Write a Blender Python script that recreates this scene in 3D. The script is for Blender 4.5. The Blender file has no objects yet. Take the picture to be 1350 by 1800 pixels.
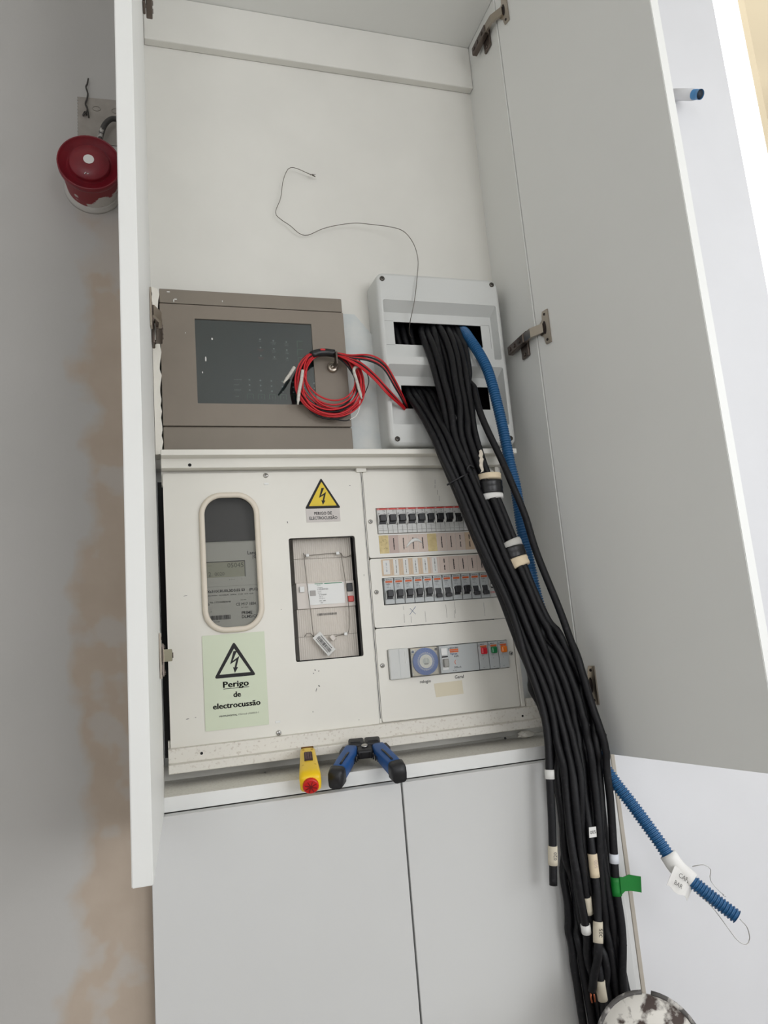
import bpy, bmesh, math, random
from mathutils import Vector, Matrix
random.seed(7)
scene = bpy.context.scene
COL = scene.collection
PI = math.pi

# ------------------------------------------------------------------ camera
cam_d = bpy.data.cameras.new('camera')
cam_d.sensor_fit = 'VERTICAL'; cam_d.sensor_height = 36.0; cam_d.sensor_width = 27.0
cam_d.lens = 1268.3 / 1800 * 36.0
cam_d.clip_start = 0.02
cam = bpy.data.objects.new('camera', cam_d); COL.objects.link(cam)
def cam_matrix(loc, yaw, pitch, roll):
    cy, sy = math.cos(yaw), math.sin(yaw); cp, sp = math.cos(pitch), math.sin(pitch)
    fw = Vector((sy*cp, cy*cp, sp)); right = Vector((cy, -sy, 0)); up = right.cross(fw)
    r = right*math.cos(roll) + up*math.sin(roll); u = -right*math.sin(roll) + up*math.cos(roll)
    m = Matrix((r, u, -fw)).transposed().to_4x4(); m.translation = Vector(loc); return m
cam.matrix_world = cam_matrix((0.03306, -1.09503, 1.38656), math.radians(17.128), math.radians(10.1096), math.radians(-4.8139))
scene.camera = cam

# ------------------------------------------------------------------ world, light, exposure
world = bpy.data.worlds.new('sky'); scene.world = world; world.use_nodes = True
bg = world.node_tree.nodes['Background']
bg.inputs['Color'].default_value = (0.93, 0.96, 1.0, 1); bg.inputs['Strength'].default_value = 2.2
scene.view_settings.view_transform = 'Standard'; scene.view_settings.look = 'None'
scene.view_settings.gamma = 1.0; scene.view_settings.use_curve_mapping = False
scene.view_settings.exposure = -0.02
def area_light(name, loc, rot, sx, sy, watts, color):
    d = bpy.data.lights.new(name, 'AREA'); d.shape = 'RECTANGLE'; d.size = sx; d.size_y = sy
    d.energy = watts; d.color = color
    o = bpy.data.objects.new(name, d); COL.objects.link(o); o.location = loc; o.rotation_euler = rot
    return o
# daylight through the right wall window; the rear area lights are added fill
area_light('window_daylight', (2.27, -1.65, 1.75), (0, math.radians(90), 0), 1.4, 1.95, 10.5, (0.97, 0.985, 1.0))
area_light('rear_fill', (1.4, -3.25, 1.75), (math.radians(90), 0, 0), 1.4, 1.1, 20, (0.985, 0.99, 1.0))  # unseen fill light added to brighten the surfaces facing the room
area_light('left_rear_fill', (-0.75, -3.25, 1.75), (math.radians(90), 0, 0), 0.9, 1.1, 9, (0.985, 0.99, 1.0))  # further fill added to lift the left wall and left door edge

# ------------------------------------------------------------------ materials
def lin(c):
    out = []
    for v in c:
        v = v/255.0
        out.append(v/12.92 if v <= 0.04045 else ((v+0.055)/1.055)**2.4)
    return (*out, 1.0)
MATS = {}
def mat(name, rgb, rough=0.5, metal=0.0, var=0.0, scale=20.0, rgb2=None, bump=0.0, spec=0.5, thresh=None, detail=4.0):
    if name in MATS: return MATS[name]
    m = bpy.data.materials.new(name); m.use_nodes = True; nt = m.node_tree; b = nt.nodes['Principled BSDF']
    b.inputs['Base Color'].default_value = lin(rgb); b.inputs['Roughness'].default_value = rough
    b.inputs['Metallic'].default_value = metal; b.inputs['Specular IOR Level'].default_value = spec
    if var or rgb2 or bump:
        geo = nt.nodes.new('ShaderNodeNewGeometry')
        n = nt.nodes.new('ShaderNodeTexNoise'); n.inputs['Scale'].default_value = scale; n.inputs['Detail'].default_value = detail
        nt.links.new(geo.outputs['Position'], n.inputs['Vector'])
        if var or rgb2:
            r = nt.nodes.new('ShaderNodeValToRGB')
            a, c2 = (thresh if thresh else (0.3, 0.7))
            r.color_ramp.elements[0].position = a; r.color_ramp.elements[1].position = c2
            c = lin(rgb); d = lin(rgb2) if rgb2 else tuple(min(1, x*(1-var)) for x in c[:3])+(1,)
            r.color_ramp.elements[0].color = c; r.color_ramp.elements[1].color = d
            nt.links.new(n.outputs['Fac'], r.inputs['Fac']); nt.links.new(r.outputs['Color'], b.inputs['Base Color'])
        if bump:
            bp = nt.nodes.new('ShaderNodeBump'); bp.inputs['Strength'].default_value = bump; bp.inputs['Distance'].default_value = 0.002
            nt.links.new(n.outputs['Fac'], bp.inputs['Height']); nt.links.new(bp.outputs['Normal'], b.inputs['Normal'])
    MATS[name] = m
    return m
def glass_mat(name, tint, opac, rough=0.03, spec=0.5):
    m = bpy.data.materials.new(name); m.use_nodes = True; nt = m.node_tree
    for n in list(nt.nodes): nt.nodes.remove(n)
    out = nt.nodes.new('ShaderNodeOutputMaterial'); tr = nt.nodes.new('ShaderNodeBsdfTransparent'); tr.inputs[0].default_value = lin(tint)
    gl = nt.nodes.new('ShaderNodeBsdfGlossy'); gl.inputs['Roughness'].default_value = rough
    fr = nt.nodes.new('ShaderNodeFresnel'); fr.inputs['IOR'].default_value = 1.45
    mx = nt.nodes.new('ShaderNodeMixShader'); mul = nt.nodes.new('ShaderNodeMath'); mul.operation = 'MULTIPLY_ADD'
    mul.inputs[1].default_value = 1.0; mul.inputs[2].default_value = opac
    nt.links.new(fr.outputs[0], mul.inputs[0]); nt.links.new(mul.outputs[0], mx.inputs[0])
    nt.links.new(tr.outputs[0], mx.inputs[1]); nt.links.new(gl.outputs[0], mx.inputs[2]); nt.links.new(mx.outputs[0], out.inputs[0])
    MATS[name] = m
    return m

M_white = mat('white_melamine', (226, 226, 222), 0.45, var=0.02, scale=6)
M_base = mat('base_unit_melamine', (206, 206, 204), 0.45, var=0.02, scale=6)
M_edge = mat('white_edge_band', (228, 228, 225), 0.4)
M_niche = mat('painted_niche_wall', (221, 219, 212), 0.75, var=0.05, scale=9, bump=0.12)
M_paint = mat('white_wall_paint', (218, 218, 220), 0.8, var=0.03, scale=7, bump=0.08)
M_ceil = mat('ceiling_white', (225, 223, 216), 0.9)
M_floor = mat('floor_concrete', (178, 172, 164), 0.8, var=0.15, scale=6)
M_beige = mat('beige_jamb', (184, 168, 138), 0.7)
M_trim = mat('grey_beige_trim', (176, 168, 156), 0.6)
M_black = mat('black_void', (14, 14, 15), 0.8)
M_sheet = mat('cream_sheet_metal', (229, 226, 217), 0.42, var=0.03, scale=14)
M_sheet_dirty = mat('dusty_sheet_metal', (226, 222, 213), 0.6, rgb2=(188, 177, 164), scale=240, thresh=(0.56, 0.80), detail=8)
M_dustshelf = mat('dusty_board', (222, 219, 211), 0.7, rgb2=(188, 181, 170), scale=220, thresh=(0.5, 0.85), detail=8)
M_taupe = mat('taupe_enamel', (132, 122, 110), 0.5, var=0.05, scale=30)
M_taupe2 = mat('taupe_enamel_cover', (130, 121, 109), 0.5, var=0.05, scale=25)
M_grey = mat('grey_abs', (205, 206, 203), 0.45)
M_grey_dk = mat('dark_grey_plastic', (60, 60, 62), 0.6)
M_steel = mat('steel', (190, 188, 184), 0.3, 1.0)
M_nickel = mat('nickel', (176, 166, 154), 0.28, 1.0)
M_nickel_dk = mat('nickel_dark', (110, 100, 94), 0.35, 1.0)
M_cable = mat('black_rubber', (16, 16, 19), 0.5, rgb2=(44, 43, 46), scale=160, thresh=(0.58, 0.85), spec=0.3)
M_blkplastic = mat('black_plastic', (28, 28, 31), 0.45)
M_tape = mat('black_tape', (24, 24, 26), 0.35)
M_cream = mat('cream_tape', (226, 208, 178), 0.7, var=0.1, scale=80)
M_paper = mat('white_paper', (225, 224, 220), 0.8)
M_cardpink = mat('pink_beige_card', (214, 197, 186), 0.7, var=0.04, scale=60)
M_cardmauve = mat('mauve_card', (192, 172, 164), 0.7)
M_cardyel = mat('yellowed_card', (221, 203, 152), 0.7, rgb2=(196, 176, 128), scale=90)
M_cardtan = mat('tan_card', (209, 186, 160), 0.7)
M_ink = mat('ink', (28, 26, 28), 0.7)
M_inkgrey = mat('grey_ink', (96, 94, 92), 0.7)
M_inkblue = mat('blue_ink', (70, 90, 130), 0.7)
M_red = mat('red_wire', (196, 30, 38), 0.4)
M_redlabel = mat('red_strip', (205, 70, 62), 0.5)
M_orange = mat('orange_label', (214, 104, 52), 0.5)
M_yellow = mat('safety_yellow', (226, 196, 40), 0.5, var=0.12, scale=40)
M_toolyel = mat('tool_yellow', (242, 200, 12), 0.35)
M_toolred = mat('tool_red', (200, 26, 22), 0.4)
M_toolblue = mat('tool_blue', (28, 84, 150), 0.5, var=0.15, scale=60)
M_condblue = mat('conduit_blue', (36, 92, 138), 0.4)
M_green = mat('green_tape', (6, 128, 44), 0.5, var=0.15, scale=50)
M_lum = mat('photoluminescent_green', (212, 220, 196), 0.5, var=0.03, scale=12)
M_siren = mat('siren_red', (128, 24, 36), 0.4, rgb2=(108, 22, 34), scale=40)
M_siren_side = mat('siren_red_splashed', (132, 34, 42), 0.5, rgb2=(200, 196, 190), scale=34, thresh=(0.52, 0.56))
M_modgrey = mat('module_grey', (186, 190, 190), 0.45)
M_modlight = mat('module_light', (206, 206, 203), 0.45)
M_meterbody = mat('meter_grey', (226, 225, 219), 0.5)
M_lcd = mat('lcd', (192, 192, 172), 0.3)
M_gasket = mat('cream_gasket', (226, 216, 200), 0.5, var=0.05, scale=40)
M_cover = mat('ribbed_cover', (214, 206, 196), 0.5)
M_dialblue = mat('dial_blue', (70, 106, 186), 0.4)
M_foil = mat('taped_wire_end', (214, 210, 200), 0.6, var=0.35, scale=250)
M_plastergrey = mat('grey_plaster_fill', (216, 217, 213), 0.85, rgb2=(198, 204, 204), scale=24, bump=0.4)
M_plasterwhite = mat('white_filler', (230, 226, 216), 0.9, bump=0.5, scale=90)
M_splat = mat('plaster_splatter', (224, 220, 212), 0.75, rgb2=(74, 62, 57), scale=52, thresh=(0.50, 0.61), bump=0.6)
M_rimmetal = mat('dirty_rim', (82, 79, 77), 0.5, rgb2=(196, 192, 186), scale=60, thresh=(0.54, 0.66))
M_pad = mat('grey_mortar', (156, 150, 142), 0.9, var=0.15, scale=60, bump=0.4)
M_copper = mat('copper', (190, 110, 80), 0.35, 1.0)
M_amberlens = mat('amber_lens', (240, 122, 30), 0.25)
M_redlens = mat('red_lens', (205, 40, 52), 0.25)
M_greenlens = mat('green_lens', (30, 120, 70), 0.25)
M_panelglass = mat('smoked_backing', (76, 88, 90), 0.5)
M_print = mat('pale_print', (232, 238, 234), 0.6)
M_printgreen = mat('green_print', (150, 200, 166), 0.6)
M_printred = mat('red_print', (226, 130, 124), 0.6)
M_glass = glass_mat('clear_pane', (236, 236, 234), 0.02, 0.05)
M_smoke = glass_mat('smoked_pane', (205, 212, 212), 0.05, 0.04)
M_clear = glass_mat('clear_plastic', (246, 246, 243), 0.0, 0.35)

def wall_left_mat():
    m = bpy.data.materials.new('patchy_plaster'); m.use_nodes = True; nt = m.node_tree; L = nt.links.new
    b = nt.nodes['Principled BSDF']; b.inputs['Roughness'].default_value = 0.85
    geo = nt.nodes.new('ShaderNodeNewGeometry'); sep = nt.nodes.new('ShaderNodeSeparateXYZ'); L(geo.outputs['Position'], sep.inputs[0])
    def math_(op, a, b_=None, c=None):
        n = nt.nodes.new('ShaderNodeMath'); n.operation = op
        for i, v in enumerate((a, b_, c)):
            if v is None: continue
            if isinstance(v, (int, float)): n.inputs[i].default_value = v
            else: L(v, n.inputs[i])
        return n.outputs[0]
    def noise(s, d=4):
        n = nt.nodes.new('ShaderNodeTexNoise'); n.inputs['Scale'].default_value = s; n.inputs['Detail'].default_value = d
        L(geo.outputs['Position'], n.inputs['Vector']); return n.outputs['Fac']
    # bare brown filler band beside the cupboard, with a ragged trowelled edge, widening to the foot
    edge = math_('MULTIPLY_ADD', noise(9), 0.16, -0.175)
    edge = math_('ADD', edge, math_('MULTIPLY', math_('SUBTRACT', sep.outputs['Z'], 1.4), 0.02))
    m1 = math_('SMOOTH_MIN', 1.0, math_('MAXIMUM', math_('MULTIPLY', math_('SUBTRACT', sep.outputs['X'], edge), 45.0), 0.0), 0.1)
    m2 = math_('MINIMUM', 1.0, math_('MAXIMUM', math_('MULTIPLY', math_('SUBTRACT', 2.09, sep.outputs['Z']), 30.0), 0.0))
    mask = math_('MULTIPLY', m1, m2)
    patch = nt.nodes.new('ShaderNodeValToRGB'); patch.color_ramp.elements[0].position = 0.55; patch.color_ramp.elements[1].position = 0.60
    L(noise(11, 3), patch.inputs['Fac'])
    mask = math_('MULTIPLY', mask, math_('SUBTRACT', 1.0, math_('MULTIPLY', patch.outputs['Color'], 0.55)))
    mix = nt.nodes.new('ShaderNodeMix'); mix.data_type = 'RGBA'
    var = nt.nodes.new('ShaderNodeValToRGB'); var.color_ramp.elements[0].color = lin((170, 168, 164)); var.color_ramp.elements[1].color = lin((184, 181, 177))
    L(noise(5), var.inputs['Fac'])
    var2 = nt.nodes.new('ShaderNodeValToRGB'); var2.color_ramp.elements[0].color = lin((167, 152, 136)); var2.color_ramp.elements[1].color = lin((182, 168, 153))
    L(noise(22), var2.inputs['Fac'])
    L(mask, mix.inputs[0]); L(var.outputs[0], mix.inputs[6]); L(var2.outputs[0], mix.inputs[7]); L(mix.outputs[2], b.inputs['Base Color'])
    bp = nt.nodes.new('ShaderNodeBump'); bp.inputs['Strength'].default_value = 0.2; bp.inputs['Distance'].default_value = 0.002
    L(noise(40, 6), bp.inputs['Height']); L(bp.outputs[0], b.inputs['Normal'])
    return m
M_wall_left = wall_left_mat()

# ------------------------------------------------------------------ mesh helpers
def catmull(pts, step):
    P = [Vector(p) for p in pts]; out = []
    Q = [P[0]*2-P[1]] + P + [P[-1]*2-P[-2]]
    for i in range(1, len(Q)-2):
        a, b, c, d = Q[i-1], Q[i], Q[i+1], Q[i+2]
        n = max(1, int((c-b).length/step))
        for k in range(n):
            t = k/n
            out.append(0.5*((2*b) + (c-a)*t + (2*a-5*b+4*c-d)*t*t + (3*b-a-3*c+d)*t**3))
    out.append(P[-1]); return out
def loop2d(x0, z0, x1, z1, r=0.0, n=6):
    r = max(0.0, min(r, abs(x1-x0)/2-1e-6, abs(z1-z0)/2-1e-6))
    if r <= 0: return [(x0, z0), (x1, z0), (x1, z1), (x0, z1)]
    out = []
    for cx, cz, a0 in ((x1-r, z0+r, -PI/2), (x1-r, z1-r, 0), (x0+r, z1-r, PI/2), (x0+r, z0+r, PI)):
        for k in range(n+1):
            a = a0 + PI/2*k/n; out.append((cx+r*math.cos(a), cz+r*math.sin(a)))
    return out
_TC = {}
def text_geo(s, bold=0.0):
    key = (s, bold)
    if key in _TC: return _TC[key]
    cu = bpy.data.curves.new('t', 'FONT'); cu.body = s; cu.size = 1.0; cu.resolution_u = 2; cu.offset = bold
    cu.align_x = 'LEFT'; ob = bpy.data.objects.new('t', cu); COL.objects.link(ob)
    dg = bpy.context.evaluated_depsgraph_get(); me = ob.evaluated_get(dg).to_mesh()
    v = [(p.co.x, p.co.y) for p in me.vertices]; f = [tuple(q.vertices) for q in me.polygons]
    ob.evaluated_get(dg).to_mesh_clear(); bpy.data.objects.remove(ob); bpy.data.curves.remove(cu)
    xs = [a for a, _ in v] or [0]; ys = [b for _, b in v] or [0]
    _TC[key] = (v, f, min(xs), max(xs), min(ys), max(ys)); return _TC[key]

class MB:
    def __init__(self, origin=(0, 0, 0)):
        self.v = []; self.f = []; self.m = []; self.sm = []; self.o = Vector(origin)
    def add(self, vs, fs, mi=0, smooth=False):
        k = len(self.v); self.v += [Vector(p) for p in vs]
        for q in fs: self.f.append(tuple(i+k for i in q)); self.m.append(mi); self.sm.append(smooth)
        return self
    def box(self, x0, y0, z0, x1, y1, z1, mi=0, bev=0.0, M=None):
        bm = bmesh.new(); bmesh.ops.create_cube(bm, size=1.0)
        for q in bm.verts: q.co = Vector(((x0+x1)/2+q.co.x*(x1-x0), (y0+y1)/2+q.co.y*(y1-y0), (z0+z1)/2+q.co.z*(z1-z0)))
        if bev > 0: bmesh.ops.bevel(bm, geom=bm.edges[:], offset=min(bev, abs(x1-x0)*.45, abs(y1-y0)*.45, abs(z1-z0)*.45), segments=2, affect='EDGES', profile=0.5)
        bm.verts.index_update()
        vs = [(M @ q.co if M else q.co.copy()) for q in bm.verts]; fs = [tuple(a.index for a in q.verts) for q in bm.faces]
        bm.free(); return self.add(vs, fs, mi)
    def tube(self, pts, r, n=10, mi=0, step=None, caps=True, closed=False, smooth=True):
        P = [Vector(p) for p in pts]
        if step: P = catmull(P, step)
        N = len(P); T = []
        for i in range(N):
            if closed: T.append((P[(i+1) % N]-P[i-1]).normalized())
            else: T.append((P[min(i+1, N-1)]-P[max(i-1, 0)]).normalized())
        up = Vector((0, 0, 1)) if abs(T[0].z) < 0.9 else Vector((1, 0, 0))
        u = T[0].cross(up).normalized(); vs = []; fs = []
        for i in range(N):
            u = (u - T[i]*u.dot(T[i])).normalized(); w = T[i].cross(u)
            rr = r(i, N) if callable(r) else r
            for k in range(n):
                a = 2*PI*k/n; vs.append(P[i] + (u*math.cos(a) + w*math.sin(a))*rr)
        for i in range(N-1 if not closed else N):
            j = (i+1) % N
            for k in range(n):
                l = (k+1) % n; fs.append((i*n+k, i*n+l, j*n+l, j*n+k))
        if caps and not closed: fs += [tuple(range(n-1, -1, -1)), tuple((N-1)*n+k for k in range(n))]
        return self.add(vs, fs, mi, smooth)
    def lathe(self, prof, center, axis=(0, -1, 0), n=32, mi=0, smooth=True):
        ax = Vector(axis).normalized(); up = Vector((0, 0, 1)) if abs(ax.z) < .9 else Vector((1, 0, 0))
        u = ax.cross(up).normalized(); w = ax.cross(u); c = Vector(center); vs = []; fs = []
        for (r, h) in prof:
            for k in range(n):
                a = 2*PI*k/n; vs.append(c + ax*h + (u*math.cos(a)+w*math.sin(a))*max(r, 1e-5))
        for i in range(len(prof)-1):
            for k in range(n):
                l = (k+1) % n; fs.append((i*n+k, i*n+l, (i+1)*n+l, (i+1)*n+k))
        fs.append(tuple(range(n-1, -1, -1))); fs.append(tuple((len(prof)-1)*n+k for k in range(n)))
        return self.add(vs, fs, mi, smooth)
    def disc(self, x, y, z, r, mi=0, n=16):
        return self.add([(x+r*math.cos(2*PI*k/n), y, z+r*math.sin(2*PI*k/n)) for k in range(n)], [tuple(range(n))], mi)
    def quad(self, x0, z0, x1, z1, y, mi=0):
        return self.add([(x0, y, z0), (x1, y, z0), (x1, y, z1), (x0, y, z1)], [(0, 1, 2, 3)], mi)
    def poly(self, pts, y, mi=0):
        return self.add([(a, y, b) for a, b in pts], [tuple(range(len(pts)))], mi)
    def prism(self, pts, y0, y1, mi=0):
        n = len(pts); vs = [(a, y0, b) for a, b in pts] + [(a, y1, b) for a, b in pts]
        fs = [tuple(range(n)), tuple(range(2*n-1, n-1, -1))] + [(i, i+n, (i+1) % n+n, (i+1) % n) for i in range(n)]
        return self.add(vs, fs, mi)
    def plate(self, outer, holes, y0, y1, mi=0):
        bm = bmesh.new(); loops = []
        for lp in [outer]+holes:
            vs = [bm.verts.new((a, y0, b)) for a, b in lp]; loops.append(vs)
            for i in range(len(vs)): bm.edges.new((vs[i], vs[(i+1) % len(vs)]))
        bmesh.ops.triangle_fill(bm, use_beauty=True, use_dissolve=False, edges=bm.edges[:])
        bm.verts.index_update(); V = [q.co.copy() for q in bm.verts]; F = [tuple(a.index for a in q.verts) for q in bm.faces]
        idx = [[q.index for q in vs] for vs in loops]; bm.free(); n = len(V)
        fs = list(F) + [tuple(reversed([i+n for i in q])) for q in F]
        for lp in idx:
            for i in range(len(lp)): a, b = lp[i], lp[(i+1) % len(lp)]; fs.append((a, b, b+n, a+n))
        return self.add(V+[Vector((q.x, y1, q.z)) for q in V], fs, mi)
    def text(self, s, x, z, y, h, mi=0, align='l', bold=0.0, width=None, rot=0.0, heavy=()):
        v, f, x0, x1, y0, y1 = text_geo(s, bold); sc = h/0.72; sx = sc
        if width and x1 > x0: sx = width/(x1-x0)
        W = (x1-x0)*sx; off = {'l': 0, 'c': -W/2, 'r': -W}[align]
        ca, sa = math.cos(rot), math.sin(rot); vs = []
        for a, b in v:
            px, pz = (a-x0)*sx+off, b*sc; vs.append((x+px*ca-pz*sa, y, z+px*sa+pz*ca))
        self.add(vs, f, mi)
        for dx, dz in heavy: self.add([(p[0]+dx*h*ca-dz*h*sa, p[1], p[2]+dx*h*sa+dz*h*ca) for p in vs], f, mi)
        return self
    def build(self, name, mats, parent=None, M=None, recalc=True):
        if not isinstance(mats, (list, tuple)): mats = [mats]
        me = bpy.data.meshes.new(name)
        me.from_pydata([tuple(p - self.o) for p in self.v], [], self.f)
        for q in mats: me.materials.append(q)
        for i, p in enumerate(me.polygons): p.material_index = min(self.m[i], len(mats)-1); p.use_smooth = self.sm[i]
        if recalc:
            bm = bmesh.new(); bm.from_mesh(me); bmesh.ops.recalc_face_normals(bm, faces=bm.faces); bm.to_mesh(me); bm.free()
        me.update()
        o = bpy.data.objects.new(name, me); COL.objects.link(o)
        if parent: o.parent = parent
        if not parent: o.location = self.o
        else:
            p = parent; loc = self.o.copy()
            while p: loc -= p.location; p = p.parent
            o.location = loc
        return o
def tag(o, label, cat=None, group=None):
    o['label'] = label
    if cat: o['category'] = cat
    if group: o['group'] = group
    return o
def struct(o, label=None):
    o['kind'] = 'structure'
    if label: o['label'] = label
    return o
def empty(name, loc, label, cat, group=None):
    o = bpy.data.objects.new(name, None); COL.objects.link(o); o.location = loc; o.empty_display_size = 0.02
    return tag(o, label, cat, group)
def dup(root, loc, label):
    r = root.copy(); COL.objects.link(r); r.location = loc; r['label'] = label
    for ch in root.children:
        c = ch.copy(); COL.objects.link(c); c.parent = r
        for g in ch.children:
            d = g.copy(); COL.objects.link(d); d.parent = c
    return r
ORD = ['first', 'second', 'third', 'fourth', 'fifth', 'sixth', 'seventh', 'eighth', 'ninth', 'tenth', 'eleventh', 'twelfth', 'thirteenth', 'fourteenth']

# ------------------------------------------------------------------ room shell
D = 0.1422          # niche back wall
P = 0.1073          # face of the meter cupboard panels
XL, XR, ZC = 0.0199, 0.687, 2.6253
struct(MB().box(-1.5, -3.4, -0.05, 2.4, 0.3, 0.0).build('floor', M_floor), 'grey concrete floor')
struct(MB().box(-1.6, -3.4, 2.78, 1.238, 0.3, 2.83).box(1.238, -3.4, 2.78, 2.4, 0.0, 2.83).build('ceiling', M_ceil), 'white ceiling')
struct(MB().box(-1.5, 0.0, 0.0, 0.0015, 0.3, 2.78).build('wall_left', M_wall_left), 'patchy grey and brown plaster wall left of the cupboard')
struct(MB().box(0.7315, 0.0, 0.0, 1.238, 0.25, 2.78).build('wall_right', M_paint), 'bright white painted wall right of the cupboard')
wb = MB()
wb.plate([(0.0016, 1.703), (0.7314, 1.703), (0.7314, 2.78), (0.0016, 2.78)], [[(0.436, 1.742), (0.660, 1.742), (0.660, 2.045), (0.436, 2.045)]], D, 0.24)
wb.box(0.0016, D, 0.0, 0.7314, 0.24, 1.222)
struct(wb.build('wall_back', M_niche), 'white painted back wall inside the cupboard niche')
struct(MB().box(-0.0, 0.32, 1.15, 0.74, 0.34, 1.78).build('wall_recess', M_black), 'dark back of the meter recess')
struct(MB().box(-1.6, -3.4, 0, -1.5, 0.3, 2.78).build('wall_west', M_paint), 'white side wall of the room')
rw = MB()

rw.box(2.3, -3.4, 0, 2.4, -2.65, 2.78).box(2.3, -0.62, 0, 2.4, 0.3, 2.78).box(2.3, -2.65, 0, 2.4, -0.62, 1.03).box(2.3, -2.65, 2.46, 2.4, -0.62, 2.78)
struct(rw.build('wall_east', M_paint), 'white wall with a window opening')
rr = MB()
rr.box(-1.5, -3.4, 0, -1.22, -3.3, 2.78).box(-1.22, -3.4, 0, -.28, -3.3, 1.18).box(-1.22, -3.4, 2.32, -.28, -3.3, 2.78).box(-.28, -3.4, 0, 0.68, -3.3, 2.78).box(2.12, -3.4, 0, 2.3, -3.3, 2.78).box(0.68, -3.4, 0, 2.12, -3.3, 1.18).box(0.68, -3.4, 2.32, 2.12, -3.3, 2.78)  # unseen wall; its openings are added to suit the rear fill lights
struct(rr.build('wall_rear', M_paint), 'white rear wall with openings added for the fill lights')
# narrow bright opening at the far right of the picture, with a beige jamb
struct(MB().box(1.625, 0.25, 0, 2.6, 0.27, 3.6).build('window_1', M_beige), 'beige jamb beside the bright window opening')
struct(MB().box(0.7238, -0.004, 0.0, 0.7310, 0.02, 2.66, bev=0.001).build('trim_1', M_trim), 'thin grey beige strip between cupboard and wall')
struct(MB().box(XL+.0003, 0.1247, 2.526, XR-.0003, D-.0003, ZC-.0003, bev=0.002).build('trim_2', M_niche), 'white ledge along the top of the niche wall')
# plastered strip between the alarm panel and the grey box, ragged filler at the left of the panel
pm = MB(); zs = [1.7185+0.02*i for i in range(15)]
L_, R_ = [], []
for i, z in enumerate(zs):
    L_.append((0.3592, z)); R_.append((0.4185 if i < 13 else 0.4185-0.016*(i-12), z))
pm.prism(L_+R_[::-1], D-.007, D-.0004)
struct(pm.build('trim_3', M_plastergrey), 'grey plaster fill beside the grey box')
pf = MB(); pl = [(XL+.0006, 1.7185)] + [(0.0325+random.uniform(-.0022, .0022), 1.72+.0105*i) for i in range(29)] + [(XL+.0006, 2.017)]
pf.prism(pl, 0.1085, D-.0004)
struct(pf.build('trim_4', M_plasterwhite), 'ragged white filler at the left edge of the alarm panel')

# ------------------------------------------------------------------ lower cupboard
lc = empty('lower_cabinet', (0.355, 0.05, 0.0), 'white two-door base cupboard under the dusty shelf', 'cabinet')
MB((0.35, .07, 1.18)).box(XL-.018, 0.0, 1.18, 0.705, D-.0005, 1.2, bev=0.0008).build('top_board', M_dustshelf, lc)
slab_front = (XL-.018, -0.0014, 1.1802, 0.705, -0.0002, 1.1998)
def slab(name, m, par, x0, y0, z0, x1, y1, z1, bev=.001, lab=None):
    o = MB(((x0+x1)/2, (y0+y1)/2, z0)).box(x0, y0, z0, x1, y1, z1, bev=bev).build(name, m, par)
    if lab: o['label'] = lab
    return o
slab('edge_band', M_edge, lc, *slab_front, bev=.0003)
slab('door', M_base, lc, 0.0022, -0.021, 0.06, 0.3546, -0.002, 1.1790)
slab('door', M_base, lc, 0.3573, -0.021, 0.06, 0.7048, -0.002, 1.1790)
slab('side_panel', M_white, lc, 0.0022, 0.0, 0.0, XL-.001, D-.0006, 1.1795)
slab('side_panel', M_white, lc, XR+.001, 0.0, 0.0, 0.705, D-.0006, 1.1795)
slab('plinth', M_white, lc, 0.022, 0.02, 0.0, 0.685, 0.035, 0.0595)
slab('filler_strip', M_base, lc, 0.7056, -0.003, 0.0, 0.7235, 0.012, 1.179)

# ------------------------------------------------------------------ upper cupboard with two open doors
uc = empty('upper_cabinet', (0.355, 0.05, 1.2005), 'tall white wall cupboard with both doors swung open', 'cabinet')
slab('side_panel', M_white, uc, 0.0022, 0.0, 1.2005, XL, 0.31, 2.645)
slab('side_panel', M_white, uc, XR, 0.0, 1.2005, 0.705, 0.31, 2.645)
slab('top_panel', M_white, uc, XL+.0003, 0.0, ZC, XR-.0003, D-.0005, 2.645)
slab('filler_strip', M_white, uc, 0.7056, -0.003, 1.2005, 0.7235, 0.012, 2.645)
def door(h, e, side):
    h = Vector((h[0], h[1], 0)); e = Vector((e[0], e[1], 0)); d = (e-h).normalized(); n = Vector((-d.y, d.x, 0))*side; t = 0.0192
    m = MB((h.x, h.y, 1.1808)); bm = bmesh.new(); vs = []
    for z in (1.1808, 2.6215):
        for q in (h, e, e+n*t, h+n*t): vs.append((q.x, q.y, z))
    ring = [bm.verts.new(p) for p in vs]
    for q in ((0, 1, 2, 3), (4, 5, 6, 7), (0, 1, 5, 4), (1, 2, 6, 5), (2, 3, 7, 6), (3, 0, 4, 7)): bm.faces.new([ring[i] for i in q])
    bmesh.ops.bevel(bm, geom=bm.edges[:], offset=0.0009, segments=2, affect='EDGES'); bm.verts.index_update()
    m.add([q.co.copy() for q in bm.verts], [tuple(a.index for a in q.verts) for q in bm.faces]); bm.free()
    return m.build('door', M_white, uc)
door((0.0199, -0.0025), (0.0124, -0.3354), -1)['label'] = 'open left door seen edge on'
door((0.6880, -0.0022), (0.7608, -0.3248), 1)['label'] = 'open right door showing its inner face'
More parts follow.
